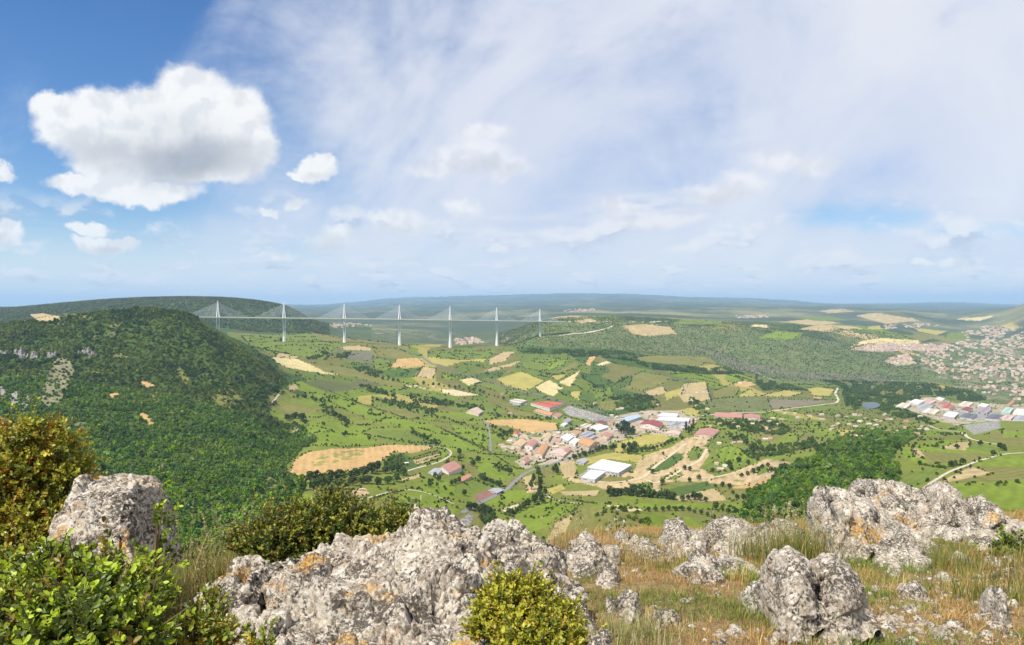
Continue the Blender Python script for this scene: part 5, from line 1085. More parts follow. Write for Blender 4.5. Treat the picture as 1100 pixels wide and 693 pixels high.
# ---- limestone
def limestone(name, warm=0.0, dark=0.0, orange=.0):
    m, T, b, out = material(name)
    g = T.node('ShaderNodeNewGeometry').outputs['Position']
    big = T.noise(g, 2.6, 5, .6, .4); mid = T.noise(g, 12, 6, .68, .5); fine = T.noise(g, 46, 6, .72, .3); vf = T.noise(g, 130, 4, .68)
    c = T.mix(T.ramp(big, .38, .62), (.42, .35, .265), (.58, .51, .40))
    c = T.mix(T.m('MULTIPLY', T.ramp(mid, .47, .60), .8), c, (.28, .225, .165))
    c = T.mix(T.m('MULTIPLY', T.ramp(T.noise(g, 6.5, 4, .6), .54, .70), .5 + warm), c, (.46, .33, .22))
    # white and grey crusts of lichen, then black pits
    vn = T.voro(T.vm('ADD', g, T.vm('SCALE', T.node('ShaderNodeTexNoise', i_Vector=g, i_Scale=14.0, i_Detail=5.0).outputs['Color'], scale=.10)), 12.0)
    c = T.mix(T.m('MULTIPLY', T.ramp(vn, .34, .20), .8), c, (.72, .67, .57))
    c = T.mix(T.m('MULTIPLY', T.ramp(fine, .52, .60), .75), c, (.70, .645, .54))
    spot = T.m('ADD', T.m('MULTIPLY', fine, .62), T.m('ADD', T.m('MULTIPLY', mid, .26), T.m('MULTIPLY', vf, .24)))
    c = T.mix(T.m('MULTIPLY', T.ramp(T.m('ADD', spot, T.m('MULTIPLY', T.m('SUBTRACT', T.noise(g, 3.4, 4, .6, .6), .5), .46)), .558 - dark, .500 - dark), .90), c, (.075, .062, .048))
    v2 = T.voro(T.vm('ADD', g, T.vm('SCALE', T.node('ShaderNodeTexNoise', i_Vector=g, i_Scale=30.0, i_Detail=3.0).outputs['Color'], scale=.05)), 30.0)
    c = T.mix(T.m('MULTIPLY', T.m('MULTIPLY', T.ramp(v2, .34, .20), T.ramp(T.noise(g, 5.2, 3, .6), .43, .56)), .9), c, (.055, .048, .042))
    if orange:
        on = T.m('ADD', T.m('MULTIPLY', T.noise(T.vm('ADD', g, (3.3, 1.2, 5.0)), 2.4, 2, .5), .75), T.m('MULTIPLY', T.noise(g, 17, 5, .65), .30))
        c = T.mix(T.m('MULTIPLY', T.m('MULTIPLY', T.ramp(on, .61 - orange, .68 - orange), T.ramp(fine, .36, .52)), .85), c, T.mix(T.ramp(fine, .4, .6), (.50, .22, .04), (.56, .36, .09)))
    T.put(b.inputs['Base Color'], c); b.inputs['Roughness'].default_value = .95; b.inputs['Specular IOR Level'].default_value = .15
    bu = T.node('ShaderNodeBump'); bu.inputs['Strength'].default_value = .9; bu.inputs['Distance'].default_value = .022
    T.put(bu.inputs['Height'], T.m('ADD', T.m('MULTIPLY', mid, .8), T.m('ADD', T.m('MULTIPLY', fine, .7), T.m('MULTIPLY', vf, .25)))); T.l.new(bu.outputs[0], b.inputs['Normal'])
    return m
M_rockA = limestone('limestone', 0, .0, -.035); M_rockB = limestone('limestone_grey', 0, -.01, .0); M_rockC = limestone('limestone_orange', .25, .0, .028)
def ray(px, py, y): return np.array([(px - CX) / F * y, y, -(py - HY) / F * y])
def rock(label, top, bot, yt, yb, box=.62, amp=1.0, mat=None, thick=None, seed=0, res=1.3, name='boulder', blocky=1.0, grounded=True):
    """a boulder lofted from its foot (bot) over a bulging front to its crest (top), then down the far side; yt, yb distances (number or list)"""
    top = np.array(top, float); bot = np.array(bot, float)
    if grounded:
        y0 = ledge(bot[:, 0].mean(), min(bot[:, 1].mean(), 694))[1]; yt = y0 + (np.mean(yt) - np.mean(yb)) * y0 / np.mean(yb); yb = y0
        if thick: thick = thick * y0 / np.mean(yb) * .8
    wpx = np.ptp(top[:, 0]); n = int(max(14, wpx / res)); q = resample(top, n); s = np.linspace(0, 1, n)
    bq = resample(bot, n)
    ytv = np.interp(s, np.linspace(0, 1, len(np.atleast_1d(yt))), np.atleast_1d(yt)) ; ybv = np.interp(s, np.linspace(0, 1, len(np.atleast_1d(yb))), np.atleast_1d(yb))
    Tp = np.stack([ray(q[i, 0], q[i, 1], ytv[i]) for i in range(n)]); Bp = np.stack([ray(bq[i, 0], bq[i, 1], ybv[i]) for i in range(n)])
    if grounded: Bp[:, 2] = np.minimum(Bp[:, 2], ledge_z(Bp[:, 0], Bp[:, 1]) - .05)
    hpx = max(np.mean(bq[:, 1] - q[:, 1]), 8); mrow = int(max(12, hpx / res * 1.15))
    width = np.linalg.norm(Tp[-1] - Tp[0]); hgt = np.mean(Tp[:, 2] - Bp[:, 2]); size = max(min(width, abs(hgt) + np.mean(ytv - ybv)), .08)
    th = thick if thick else max(.5 * size, .12)
    e = np.clip(np.minimum(s, 1 - s) / .10, 0, 1) ** .5
    rows = []
    for t in np.linspace(-.12, 1, mrow):
        tt = max(t, 0); a = tt * math.pi / 2
        hh = 1 - abs(math.cos(a)) ** box; vv = abs(math.sin(a)) ** box if t >= 0 else 0
        hh = .5 * hh + .5 * tt ** 1.3
        P_ = Bp + (Tp - Bp) * np.stack([np.full(n, tt ** .9), np.full(n, hh), np.full(n, vv)], 1)
        if t < 0: P_[:, 2] += t * 2.4 * size; P_[:, 1] += -t * 1.0 * size
        rows.append(P_)
    nb = max(8, mrow // 3)
    for t in np.linspace(0, 1, nb + 1)[1:]:
        P_ = Tp.copy(); P_[:, 1] += th * math.sin(t * math.pi / 2) * e; P_[:, 2] -= (1 - math.cos(t * math.pi / 2)) * (abs(hgt) + .35 * size)
        rows.append(P_)
    R = np.array(rows)                                   # rows, n, 3
    # the two ends close in
    for k_ in range(n):
        if e[k_] < 1:
            cyc = R[:, k_, :]; low = cyc[0]
            R[:, k_, 1] = low[1] + (cyc[:, 1] - low[1]) * (.35 + .65 * e[k_])
    N_ = np.cross(np.gradient(R, axis=1), np.gradient(R, axis=0)); N_ /= np.linalg.norm(N_, axis=-1)[..., None] + 1e-9
    if np.mean(N_[mrow // 2, :, 1]) > 0: N_ = -N_
    p = R.reshape(-1, 3); so_ = np.array([seed * 7.1, seed * 3.3, seed * 1.7])
    S = size
    Sd = min(S, .62) if grounded is not None else S * .5
    wp = p + .10 * Sd * np.stack([fbm(p[:,0]/Sd*2, p[:,1]/Sd*2, p[:,2]/Sd*2+k_*9, 3) for k_ in range(3)], 1)
    f1, f2, rid, tl = worley(wp / (.52 * Sd) + so_, seed, True)
    g1, g2, rid2, tl2 = worley((p + .02 * Sd * fbm(p[:,0]*9, p[:,1]*9, p[:,2]*9, 2)[:, None]) / (.17 * Sd) + so_ * 2, seed + 5, True)
    d = blocky * Sd * (.20 * tl * np.clip((f2 - f1) * 6, 0, 1) + .07 * (rid - .5) - .055 * np.exp(-((f2 - f1) / .035) ** 2))
    d += Sd * (.048 * tl2 * np.clip((g2 - g1) * 6, 0, 1) + .016 * (rid2 - .5) - .016 * np.exp(-((g2 - g1) / .05) ** 2))
    q_ = p / S
    d += .05 * S * fbm(q_[:,0]*1.7 + seed, q_[:,1]*1.7, q_[:,2]*1.7, 3)
    # bedding joints: thin recessed lines roughly along the beds
    bed = (p[:,2] * .9 + p[:,0] * .28 + p[:,1] * .15) / (.21 * Sd + .03) + .5 * fbm(p[:,0]*2.5, p[:,1]*2.5, p[:,2]*2.5 + seed, 3)
    d -= .028 * Sd * np.exp(-((bed - np.round(bed)) / .07) ** 2) * np.clip(.5 + 1.6 * fbm(p[:,0]*3, p[:,1]*3, p[:,2]*3 + 8, 2), 0, 1)
    lim = min(S, .8)
    d += .014 * lim * fbm(p[:,0]*8/lim, p[:,1]*8/lim, p[:,2]*8/lim + seed, 4, .6, True)
    d += .009 * fbm(p[:,0]*34, p[:,1]*34, p[:,2]*34 + seed, 3, .6, True)
    pit = np.clip(fbm(p[:,0]*14, p[:,1]*14, p[:,2]*14 + 3 + seed, 3) - .14, 0, 1)
    d -= .15 * min(lim, .45) * pit
    d -= (.03 if grounded else .05) * Sd
    edgef = np.concatenate([np.ones(mrow), np.linspace(1, .6, nb)])
    p = p + (N_.reshape(-1, 3) * (d * amp)[:, None]) * np.repeat(edgef, n)[:, None]
    ii = np.arange(len(p)).reshape(len(R), n)
    f = np.stack([ii[:-1, :-1], ii[:-1, 1:], ii[1:, 1:], ii[1:, :-1]], -1).reshape(-1, 4)
    vl = list(map(tuple, f)); 
    me = mesh_np(name, p, f, mat or M_rockA, True)
    o = obj(name, me)
    return tag(o, label, 'rock', 'limestone rocks of the ledge' if grounded is not None else 'limestone outcrops of the wooded hill')
rock('big pitted grey limestone outcrop with orange lichen on its crest, in the front centre', [(286,640),(290,612),(300,599),(318,593),(345,590),(372,583),(390,577),(415,570),(440,565),(460,559),(475,557),(490,563),(503,572),(520,580),(534,592),(540,606)], [(250,770),(350,785),(450,790),(540,770)], [3.7,3.9,4.1,4.2,4.1], 2.45, .7, 1.0, M_rockC, .5, 1, .42, grounded=False)
rock('lower left block of the big front outcrop, split off by a crack', [(184,672),(190,654),(200,644),(215,631),(235,623),(252,617),(272,611),(292,610),(300,628)], [(165,770),(220,780),(320,780)], [3.3,3.6,3.8], 2.4, .7, 1.0, M_rockA, .45, 2, .42, grounded=False)
rock('craggy limestone hump right of the big front outcrop, behind the round bush', [(484,600),(494,586),(506,578),(516,575),(530,569),(545,564),(553,566),(560,575),(570,582),(585,584),(600,592),(612,600),(620,612)], [(490,680),(560,700),(632,690)], [4.5,4.8,4.8], 3.5, .75, 1.0, M_rockC, .5, 3, .42, grounded=False)
rock('steep rock flank running down right of the round bush', [(555,640),(570,618),(590,612),(606,618),(618,628),(632,645),(643,662),(652,682),(660,705)], [(520,770),(580,790),(668,770)], [3.7,3.6,3.0], 2.6, .75, 1.0, M_rockA, .35, 4, .42, grounded=False)
rock('square topped boulder with yellow lichen at the far left edge of the ledge', [(70,575),(74,556),(80,540),(86,527),(92,517),(97,512),(104,510),(118,507),(140,508),(155,513),(161,522),(164,542)], [(74,680),(105,690),(140,675),(166,650)], [3.6,3.9,4.0,3.8], [2.9,2.95,3.1], .66, .7, M_rockC, .35, 5, .42, grounded=False)
rock('knobbly pale rock just right of the front outcrop, in dry grass', [(603,608),(607,594),(614,583),(624,576),(636,576),(644,582),(647,592),(650,604)], [(606,622),(630,626),(650,620)], [6.2,6.4,6.4], 5.7, .8, 1.1, M_rockB, .35, 6)
rock('low broken stone right of the knobbly pale rock', [(642,596),(648,588),(656,588),(663,592),(668,600)], [(642,610),(668,612)], 6.4, 6.0, .8, 1.1, M_rockB, .3, 42)
rock('low broken stone in front of the knobbly pale rock', [(640,626),(646,612),(655,608),(664,614),(668,626)], [(640,634),(668,634)], 5.7, 5.4, .8, 1.1, M_rockB, .25, 43)
rock('small low rock behind the knobbly pale rock', [(662,580),(667,572),(673,570),(679,576),(682,584)], [(662,592),(684,592)], 8.2, 7.7, .8, 1.0, M_rockB, .3, 7, 1.0)
rock('flat rock at the brow left of the grey twin boulders', [(671,590),(677,581),(688,576),(697,577),(703,585)], [(672,598),(704,598)], 8.0, 7.5, .8, 1.0, M_rockB, .3, 8, 1.0)
rock('left one of the twin grey boulders on the brow of the ledge', [(709,588),(714,577),(724,566),(733,563),(743,567),(752,571),(759,578),(764,588)], [(709,598),(740,602),(766,598)], 8.6, 8.0, .7, 1.0, M_rockA, .5, 9, .9)
rock('right and broader one of the twin grey boulders on the brow', [(758,584),(763,573),(770,566),(779,562),(788,556),(798,559),(808,565),(815,569),(822,578)], [(758,597),(790,600),(822,596)], 9.0, 8.3, .7, 1.0, M_rockA, .6, 10, .9)
rock('pale tan boulder right of the twin grey boulders', [(816,580),(821,569),(829,562),(836,566),(842,574),(845,584)], [(816,594),(846,596)], 9.0, 8.5, .7, 1.0, M_rockB, .4, 11, .9)
rock('pale pointed rock leaning behind the tall grass', [(834,566),(840,560),(848,558),(856,562),(860,572)], [(834,584),(862,586)], 9.6, 9.2, .7, 1.0, M_rockB, .4, 12, .9)
rock('flat slab lying in the dry grass below the twin boulders', [(725,622),(732,608),(745,600),(758,599),(770,602),(775,612)], [(727,632),(752,634),(776,624)], 6.6, 6.1, .7, 1.0, M_rockA, .3, 13, 1.0)
rock('smaller slab touching the right end of the flat slab', [(764,610),(770,600),(784,597),(798,600),(808,608)], [(766,618),(786,624),(810,616)], 6.9, 6.5, .7, 1.0, M_rockA, .3, 14, 1.0)
rock('white splintered stone below the knobbly pale rock', [(662,660),(668,646),(676,637),(683,641),(687,652),(690,662)], [(662,670),(690,674)], 5.0, 4.7, .8, 1.2, M_rockB, .22, 15, .9)
rock('small white stone left of the splintered stone', [(650,650),(655,644),(662,648),(664,656)], [(650,660),(665,660)], 5.1, 4.95, .8, 1.0, M_rockB, .15, 16, .8)
rock('left boulder of the cleft pair standing in the grass', [(831,640),(832,614),(836,600),(843,593),(849,591),(857,594),(864,603),(868,616),(870,636)], [(826,688),(848,698),(868,692)], 5.3, 4.75, .5, .85, M_rockC, .4, 17, .7)
rock('right boulder of the cleft pair, taller and leaning', [(868,660),(873,630),(878,613),(885,602),(893,597),(902,600),(911,604),(920,614),(921,630),(919,648)], [(862,698),(886,702),(910,688)], 5.2, 4.6, .5, .8, M_rockA, .4, 18, .7)
rock('low ledge stone leaning on the left boulder of the cleft pair', [(795,650),(801,642),(810,632),(818,626),(826,632),(832,645)], [(796,660),(815,664),(834,660)], 5.5, 5.2, .7, 1.0, M_rockB, .3, 19, 1.0)
rock('small white stone in front of the cleft pair', [(878,704),(886,690),(895,681),(904,684),(911,694),(914,706)], [(876,716),(914,718)], 4.4, 4.2, .7, 1.0, M_rockB, .25, 20, 1.0)
rock('tall slanting crag with an orange top at the left end of the right-hand crags', [(883,590),(884,560),(885,530),(887,521),(895,522),(911,529),(922,531),(930,538),(932,560)], [(880,606),(905,604),(934,590)], [9.2,9.4,9.4], 8.3, .42, .9, M_rockC, .6, 21, .95)
rock('lower step of the tall slanting crag, facing the tall grass', [(880,592),(884,570),(892,560),(902,565),(914,572),(922,585)], [(877,606),(900,606),(924,600)], 8.0, 7.5, .6, 1.0, M_rockA, .5, 22)
rock('highest peak of the right-hand crags, rounded and pale', [(925,550),(929,525),(933,515),(941,511),(949,514),(958,520),(968,522),(978,526),(988,531),(996,540),(1003,552)], [(926,576),(960,582),(1006,574)], [10.3,10.6,10.6], 9.4, .6, 1.0, M_rockC, .8, 23, 1.0)
rock('long slab sloping down from the highest crag', [(917,580),(924,562),(935,555),(955,558),(972,563),(988,572),(1000,580),(1006,590)], [(916,596),(960,600),(1006,596)], 8.8, 7.9, .8, .9, M_rockA, .5, 24)
rock('big tilted slab below the long slab, its foot in the grass', [(910,612),(914,590),(924,578),(940,570),(958,570),(975,576),(988,586),(990,600)], [(916,612),(945,628),(966,622),(990,604)], [7.4,7.8,7.8], 6.6, .8, .9, M_rockA, .5, 25)
rock('second peak of the right-hand crags, round and isolated', [(990,556),(994,536),(1000,526),(1008,521),(1016,519),(1026,524),(1034,529),(1039,538),(1041,556)], [(988,572),(1015,576),(1043,570)], 10.8, 10.0, .6, 1.0, M_rockA, .7, 26)
rock('third and lower peak at the right of the crags', [(1036,560),(1040,545),(1046,540),(1054,537),(1063,539),(1069,545),(1077,550),(1084,556),(1090,566)], [(1036,574),(1062,576),(1090,572)], 11.0, 10.3, .6, 1.0, M_rockA, .6, 27)
rock('last low crag running out at the right edge', [(1080,570),(1085,560),(1095,560),(1108,563),(1130,566),(1140,574)], [(1080,580),(1110,584),(1140,582)], 10.8, 10.3, .7, 1.0, M_rockA, .5, 28)
rock('squat boulder below the second peak', [(1008,578),(1012,568),(1022,564),(1030,566),(1035,574)], [(1008,584),(1036,584)], 9.4, 9.0, .7, 1.0, M_rockB, .3, 29)
rock('thin flat stone below the third peak', [(1044,574),(1052,567),(1064,567),(1074,574)], [(1044,580),(1075,580)], 9.6, 9.3, .7, .8, M_rockB, .25, 30)
rock('grey flat stone under the thin flat stone', [(1042,586),(1050,577),(1064,578),(1078,586)], [(1042,592),(1078,593)], 8.9, 8.6, .7, .8, M_rockB, .25, 31)
rock('bright white loose stone on the green patch below the squat boulder', [(1021,602),(1027,594),(1033,592),(1040,598),(1041,603)], [(1022,608),(1040,608)], 7.9, 7.7, .6, .9, M_rockB, .14, 32, .9)
rock('white stone at the foot of the big tilted slab', [(980,606),(983,598),(988,597),(992,603)], [(980,610),(992,611)], 7.8, 7.65, .6, .9, M_rockB, .12, 33, .9)
rock('white loose stone alone in the middle of the right grass', [(1007,622),(1011,616),(1017,615),(1022,621)], [(1008,626),(1021,626)], 7.0, 6.85, .6, .9, M_rockB, .12, 34, .9)
rock('grey stone near the right edge below the flat stones', [(1060,604),(1066,597),(1074,599),(1080,605)], [(1060,609),(1080,610)], 7.9, 7.7, .6, .9, M_rockB, .15, 35, .9)
rock('upright white stone at the right edge beside the dark soil', [(1066,668),(1068,640),(1072,630),(1077,634),(1077,652),(1080,668)], [(1066,674),(1080,674)], 5.4, 5.2, .6, .9, M_rockB, .18, 36, .9)
rock('flat pale stone in the short grass right of the cleft pair', [(942,676),(950,667),(962,666),(972,669),(980,676)], [(942,682),(980,684)], 5.0, 4.75, .7, .9, M_rockB, .2, 37, .9)
rock('rough grey stone at the bottom edge of the right grass', [(990,694),(996,678),(1004,671),(1014,677),(1022,690)], [(990,700),(1022,704)], 4.6, 4.3, .6, 1.0, M_rockA, .22, 38, .9)
rock('small pale stone above the rough grey bottom stone', [(1022,678),(1027,670),(1033,669),(1038,676)], [(1022,682),(1038,683)], 4.95, 4.8, .6, .9, M_rockB, .12, 39, .9)
rock('pale stone at the bottom edge left of the cleft pair', [(767,698),(773,687),(780,685),(788,692),(790,700)], [(767,704),(790,705)], 4.2, 4.05, .6, 1.0, M_rockB, .15, 40, .9)
rock('white stone in the dry grass left of the cleft pair', [(783,682),(789,674),(795,673),(801,680)], [(783,687),(801,688)], 4.7, 4.55, .6, 1.0, M_rockB, .13, 41, .9)
rock('long broken ledge between the flat brow rock and the twin boulders', [(684,598),(690,590),(700,587),(708,590),(716,594)], [(684,604),(716,606)], 8.0, 7.6, .8, 1.0, M_rockB, .3, 44)
rock('low tan rock joining the twin boulders to the pale tan boulder', [(806,590),(814,580),(826,578),(838,582),(846,592)], [(806,600),(846,602)], 7.6, 7.2, .8, 1.0, M_rockA, .3, 45)
rock('wedge of rock filling the notch between the slanting crag and the highest peak', [(914,560),(920,540),(928,536),(938,544),(946,560)], [(914,578),(946,580)], 8.0, 7.4, .6, 1.0, M_rockA, .4, 46)
rock('short rock step between the highest peak and the second peak', [(978,566),(984,552),(992,548),(1002,556),(1008,568)], [(978,580),(1008,580)], 8.2, 7.7, .7, 1.0, M_rockA, .4, 47)
rock('stepped rock between the second peak and the third peak', [(1026,566),(1032,554),(1040,552),(1050,558),(1056,568)], [(1026,578),(1056,580)], 8.4, 8.0, .7, 1.0, M_rockB, .4, 48)
rock('half buried rock in the grass under the big tilted slab', [(966,640),(972,630),(984,627),(994,632),(1000,640)], [(966,646),(1000,647)], 6.0, 5.8, .8, 1.0, M_rockB, .2, 49)
rock('half buried pale rock right of the steep rock flank', [(700,668),(708,658),(720,655),(730,661),(734,670)], [(700,676),(734,677)], 5.0, 4.8, .8, 1.0, M_rockB, .2, 50)
# limestone outcrops high on the wooded hill
M_cliff = plain('cliff_limestone', (.26, .245, .21), .95, .1, .5, .35)
for lab, x0, x1, yt_, yb_ in (('largest pale outcrop near the left end of the wooded hill', 15, 31, 368, 384), ('rounded grey outcrop right of the largest one on the wooded hill', 51, 61, 371, 385), ('broad pale outcrop farthest right on the wooded hill', 84, 97, 367, 381), ('small pale outcrop touching the broad one on the wooded hill', 96, 104, 372, 385), ('outcrop at the very left edge of the wooded hill', -6, 8, 371, 382), ('smallest outcrop between the two left ones on the hill', 33, 41, 374, 385)):
    rib = 'rib' in lab; w_ = x1 - x0; hh = (yb_ - yt_) * (.95 if rib else .8)
    g0 = ground((x0 + x1) / 2, yb_); n0 = np.linspace(0, 1, 11); jt = hh * (rng.uniform(0, .55, 11) + .55 * np.abs(n0 - rng.uniform(.25, .7)))
    jt[0] = jt[-1] = hh * .95; ln_ = rng.uniform(.25, .5) * hh if rib else 0; wd = .34 if rib else 1.15
    rock(lab, [(x0 + w_ * (.5 + (a - .5) * wd) + ln_, yb_ - hh + b_) for a, b_ in zip(n0, jt)], [(x0 - 1, yb_ + 3), (x1 + 1, yb_ + 3)], g0[1] + 10, g0[1] - 3, .9, 1.2, M_cliff, 18, 60 + x0, .3, 'rock_outcrop', grounded=None)
# pebbles and chips strewn over the ledge
V, Fc = [], []; bV = None
pts = []
for k_ in range(520):
    px, py = rng.uniform(655, 1100), rng.uniform(585, 693)
    if rng.random() < .55: px, py = rng.uniform(925, 1090), rng.uniform(590, 693)
    g = ledge(px, py); r = rng.uniform(.006, .026) * (1 + 1.0 * (rng.random() < .10))
    b0 = len(V); an = np.linspace(0, 6.28, 7)[:-1] + rng.uniform(0, 1)
    for zz, q in ((-.5, .8), (.25, 1.0), (.75, .55)):
        for a in an: V.append((g[0] + math.cos(a) * r * q * rng.uniform(.8, 1.4), g[1] + math.sin(a) * r * q * rng.uniform(.7, 1.1), g[2] + zz * r * rng.uniform(.7, 1.1)))
    for l_ in range(2):
        for i in range(6): Fc.append([b0 + l_*6 + i, b0 + l_*6 + (i+1) % 6, b0 + (l_+1)*6 + (i+1) % 6, b0 + (l_+1)*6 + i])
    Fc.append([b0 + 12 + i for i in range(6)])
tag(obj('gravel', mesh_np('gravel', np.array(V), Fc, M_rockB)), 'white limestone chips strewn in the grass of the ledge', kind='stuff')

# ------------------------------------------------------------------ grass
M_grass = foliage_mat('grass_blades', .35, .6, .2, False)
def blades(name, label, P0, H, Wd, C0, bend=.5, seg=3, kind='stuff'):
    n = len(P0); r = rng
    az = r.uniform(0, 6.283, n); le = bend * r.uniform(.2, 1.2, n)
    dirx, diry = np.cos(az), np.sin(az); wz = az + 1.57 + r.uniform(-.5, .5, n); wx, wy = np.cos(wz), np.sin(wz)
    V = np.empty((n, seg * 2 + 1, 3)); C = np.empty((n, seg * 2 + 1, 3))
    for s_ in range(seg + 1):
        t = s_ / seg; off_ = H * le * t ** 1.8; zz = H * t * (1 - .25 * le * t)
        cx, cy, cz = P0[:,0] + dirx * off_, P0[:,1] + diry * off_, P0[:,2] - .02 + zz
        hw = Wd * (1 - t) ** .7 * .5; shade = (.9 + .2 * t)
        if s_ < seg:
            V[:, 2*s_] = np.stack([cx - wx*hw, cy - wy*hw, cz], 1); V[:, 2*s_+1] = np.stack([cx + wx*hw, cy + wy*hw, cz], 1); C[:, 2*s_] = C[:, 2*s_+1] = C0 * shade
        else: V[:, 2*s_] = np.stack([cx, cy, cz], 1); C[:, 2*s_] = C0 * shade
    b0 = (np.arange(n) * (2*seg + 1))[:, None]
    bb = b0[:, 0]; tr = []
    for k_ in range(seg - 1): tr += [np.stack([bb + 2*k_, bb + 2*k_ + 1, bb + 2*k_ + 3], 1), np.stack([bb + 2*k_, bb + 2*k_ + 3, bb + 2*k_ + 2], 1)]
    tr.append(np.stack([bb + 2*seg - 2, bb + 2*seg - 1, bb + 2*seg], 1)); F_ = np.concatenate(tr)
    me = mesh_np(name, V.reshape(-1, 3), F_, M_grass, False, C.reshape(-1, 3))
    o = obj(name, me)
    return tag(o, label, kind=kind) if kind else o
def grass_pts(n, pxr, pyr=None, y0=2.6, y1=13):
    px = rng.uniform(*pxr, n); y = np.sqrt(rng.uniform(y0*y0, y1*y1, n)); x = (px - CX) / F * y
    k = y < edge_y(x, y) + .9
    x, y = x[k], y[k]; z_ = ledge_z(x, y)
    return np.stack([x, y, z_], 1)
P0 = np.concatenate([grass_pts(300000, (600, 1135)), grass_pts(70000, (1135, 1450)), grass_pts(26000, (250, 1600), None, 1.0, 2.7)])
d1 = fbm(P0[:,0] * .8, P0[:,1] * .8, 1.1, 3); d2 = fbm(P0[:,0] * 2.6, P0[:,1] * 2.6, 5.1, 3)
pxp = P0[:,0] / P0[:,1] * F + CX
keepm = rng.random(len(P0)) < np.clip(.62 + 1.1 * d2 + .4 * d1, .12, 1)
P0, d1, d2, pxp = P0[keepm], d1[keepm], d2[keepm], pxp[keepm]
gr = np.clip(.27 + 2.0 * d1 + .6 * d2 + .16 * (pxp > 900) - .10 * (pxp < 780) + rng.normal(size=len(P0)) * .16, 0, 1)
dryc = np.array((.50, .30, .11)); straw = np.array((.60, .45, .19)); red = np.array((.38, .18, .07)); green = np.array((.21, .26, .045)); gr2 = np.array((.13, .19, .035))
m1 = rng.random((len(P0), 1)); dry = np.where(m1 < .45, dryc, np.where(m1 < .78, straw, red)); gn = np.where(rng.random((len(P0), 1)) < .6, green, gr2)
Cb = np.where((gr > .5)[:, None], gn, dry) * rng.uniform(.75, 1.25, (len(P0), 1))
H = rng.gamma(4, .0098, len(P0)) * (1 + .6 * d2) + .012; H *= np.where(gr > .5, 1.15, .9)
# denser small tufts
cc = grass_pts(430, (640, 1350)); cg = rng.random(len(cc)) < np.clip(.3 + 1.6 * fbm(cc[:,0] * .8, cc[:,1] * .8, 1.1, 3) + .2 * (cc[:,0] / cc[:,1] > .42), .1, .9)
tp = np.repeat(cc, 70, 0); tp[:, :2] += rng.normal(size=(len(tp), 2)) * .05; tp[:, 2] = ledge_z(tp[:,0], tp[:,1])
tg = np.repeat(cg, 70); tcol = np.where(tg[:, None], np.array((.20, .27, .045)), np.where(rng.random((len(tp), 1)) < .5, straw, dryc)) * np.repeat(rng.uniform(.7, 1.2, (len(cc), 1)), 70, 0) * rng.uniform(.8, 1.2, (len(tp), 1))
th_ = np.repeat(rng.uniform(.06, .17, len(cc)), 70) * rng.uniform(.4, 1.1, len(tp))
P0 = np.concatenate([P0, tp]); H = np.concatenate([H, th_]); Cb = np.concatenate([Cb, tcol])
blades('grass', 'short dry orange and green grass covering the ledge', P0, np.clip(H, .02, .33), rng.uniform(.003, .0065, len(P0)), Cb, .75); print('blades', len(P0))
# tall seeding grass between the boulders and behind the front outcrop
def tuft(label, px, py, n, hgt, spread, colr, seedhead=True, y=None):
    g = ledge(px, py) if y is None else np.array([(px - CX) / F * y, y, float(ledge_z((px - CX) / F * y, y))])
    P_ = np.c_[g[0] + rng.normal(size=n) * spread, g[1] + rng.normal(size=n) * spread, np.zeros(n)]; P_[:, 2] = ledge_z(P_[:,0], P_[:,1])
    c_ = np.array(colr)[rng.integers(0, len(colr), n)] * rng.uniform(.75, 1.25, (n, 1))
    o = blades('grass_tuft', label, P_, hgt * rng.uniform(.45, 1.1, n), rng.uniform(.004, .008, n), c_, .45, 4, None)
    tag(o, label, kind='stuff')
    if seedhead:
        V, Fc, Cc = [], [], []
        for i in range(max(5, n // 14)):
            j = rng.integers(n); hh = hgt * rng.uniform(.8, 1.25); a = rng.uniform(0, 6.28); top = np.array([P_[j,0] + math.cos(a) * hh * .18, P_[j,1] + math.sin(a) * hh * .18, P_[j,2] + hh]); bot_ = P_[j]
            for k_ in range(16):
                t = .72 + .28 * k_ / 15; p_ = bot_ + (top - bot_) * t + rng.normal(size=3) * .006; s_ = .011 * rng.uniform(.6, 1.2)
                b0 = len(V); u = rng.normal(size=3) * s_ * .5; v = np.array((0, 0, s_)) + rng.normal(size=3) * s_ * .3
                V += [p_ - u, p_ + u, p_ + v]; Fc.append([b0, b0+1, b0+2]); Cc += [(.50, .40, .22)] * 3
            b0 = len(V); w_ = np.array((.0018, 0, 0)); V += [bot_ - w_, bot_ + w_, top]; Fc.append([b0, b0+1, b0+2]); Cc += [(.36, .30, .12)] * 3
        obj('seed_head', mesh_np('seed_head', np.array(V), Fc, M_grass, False, np.array(Cc)), o)
GRC = [(.15, .20, .04), (.20, .22, .05), (.42, .33, .13)]; DRC = [(.45, .35, .14), (.38, .27, .10), (.22, .20, .06)]
tuft('tall green and straw grass clump left of the tall slanting crag', 852, 602, 460, .40, .22, GRC)
tuft('tall grass clump against the tall slanting crag', 872, 596, 300, .36, .18, GRC)
tuft('tall thin grass behind the low ledge stone of the cleft pair', 822, 604, 260, .4, .2, GRC)
tuft('dry grass clump right behind the knobbly pale rock', 690, 606, 260, .24, .2, DRC)
tuft('pale grass tuft at the bottom edge right of the rock flank', 676, 690, 380, .20, .14, [(.30, .32, .12), (.42, .38, .2)], False)
tuft('yellow grass growing from the gap between outcrop hump and knobbly rock', 612, 600, 260, .34, .15, DRC, True, 6.4)
tuft('feathery straw grass in the gap behind the lower left block', 222, 630, 520, .42, .22, DRC, True, 4.9)
tuft('straw grass with seed heads beside the bush behind the outcrop', 268, 620, 380, .5, .2, DRC, True, 5.1)
tuft('green grass strip between the two bushes on the left', 205, 640, 420, .3, .18, GRC, True, 4.4)
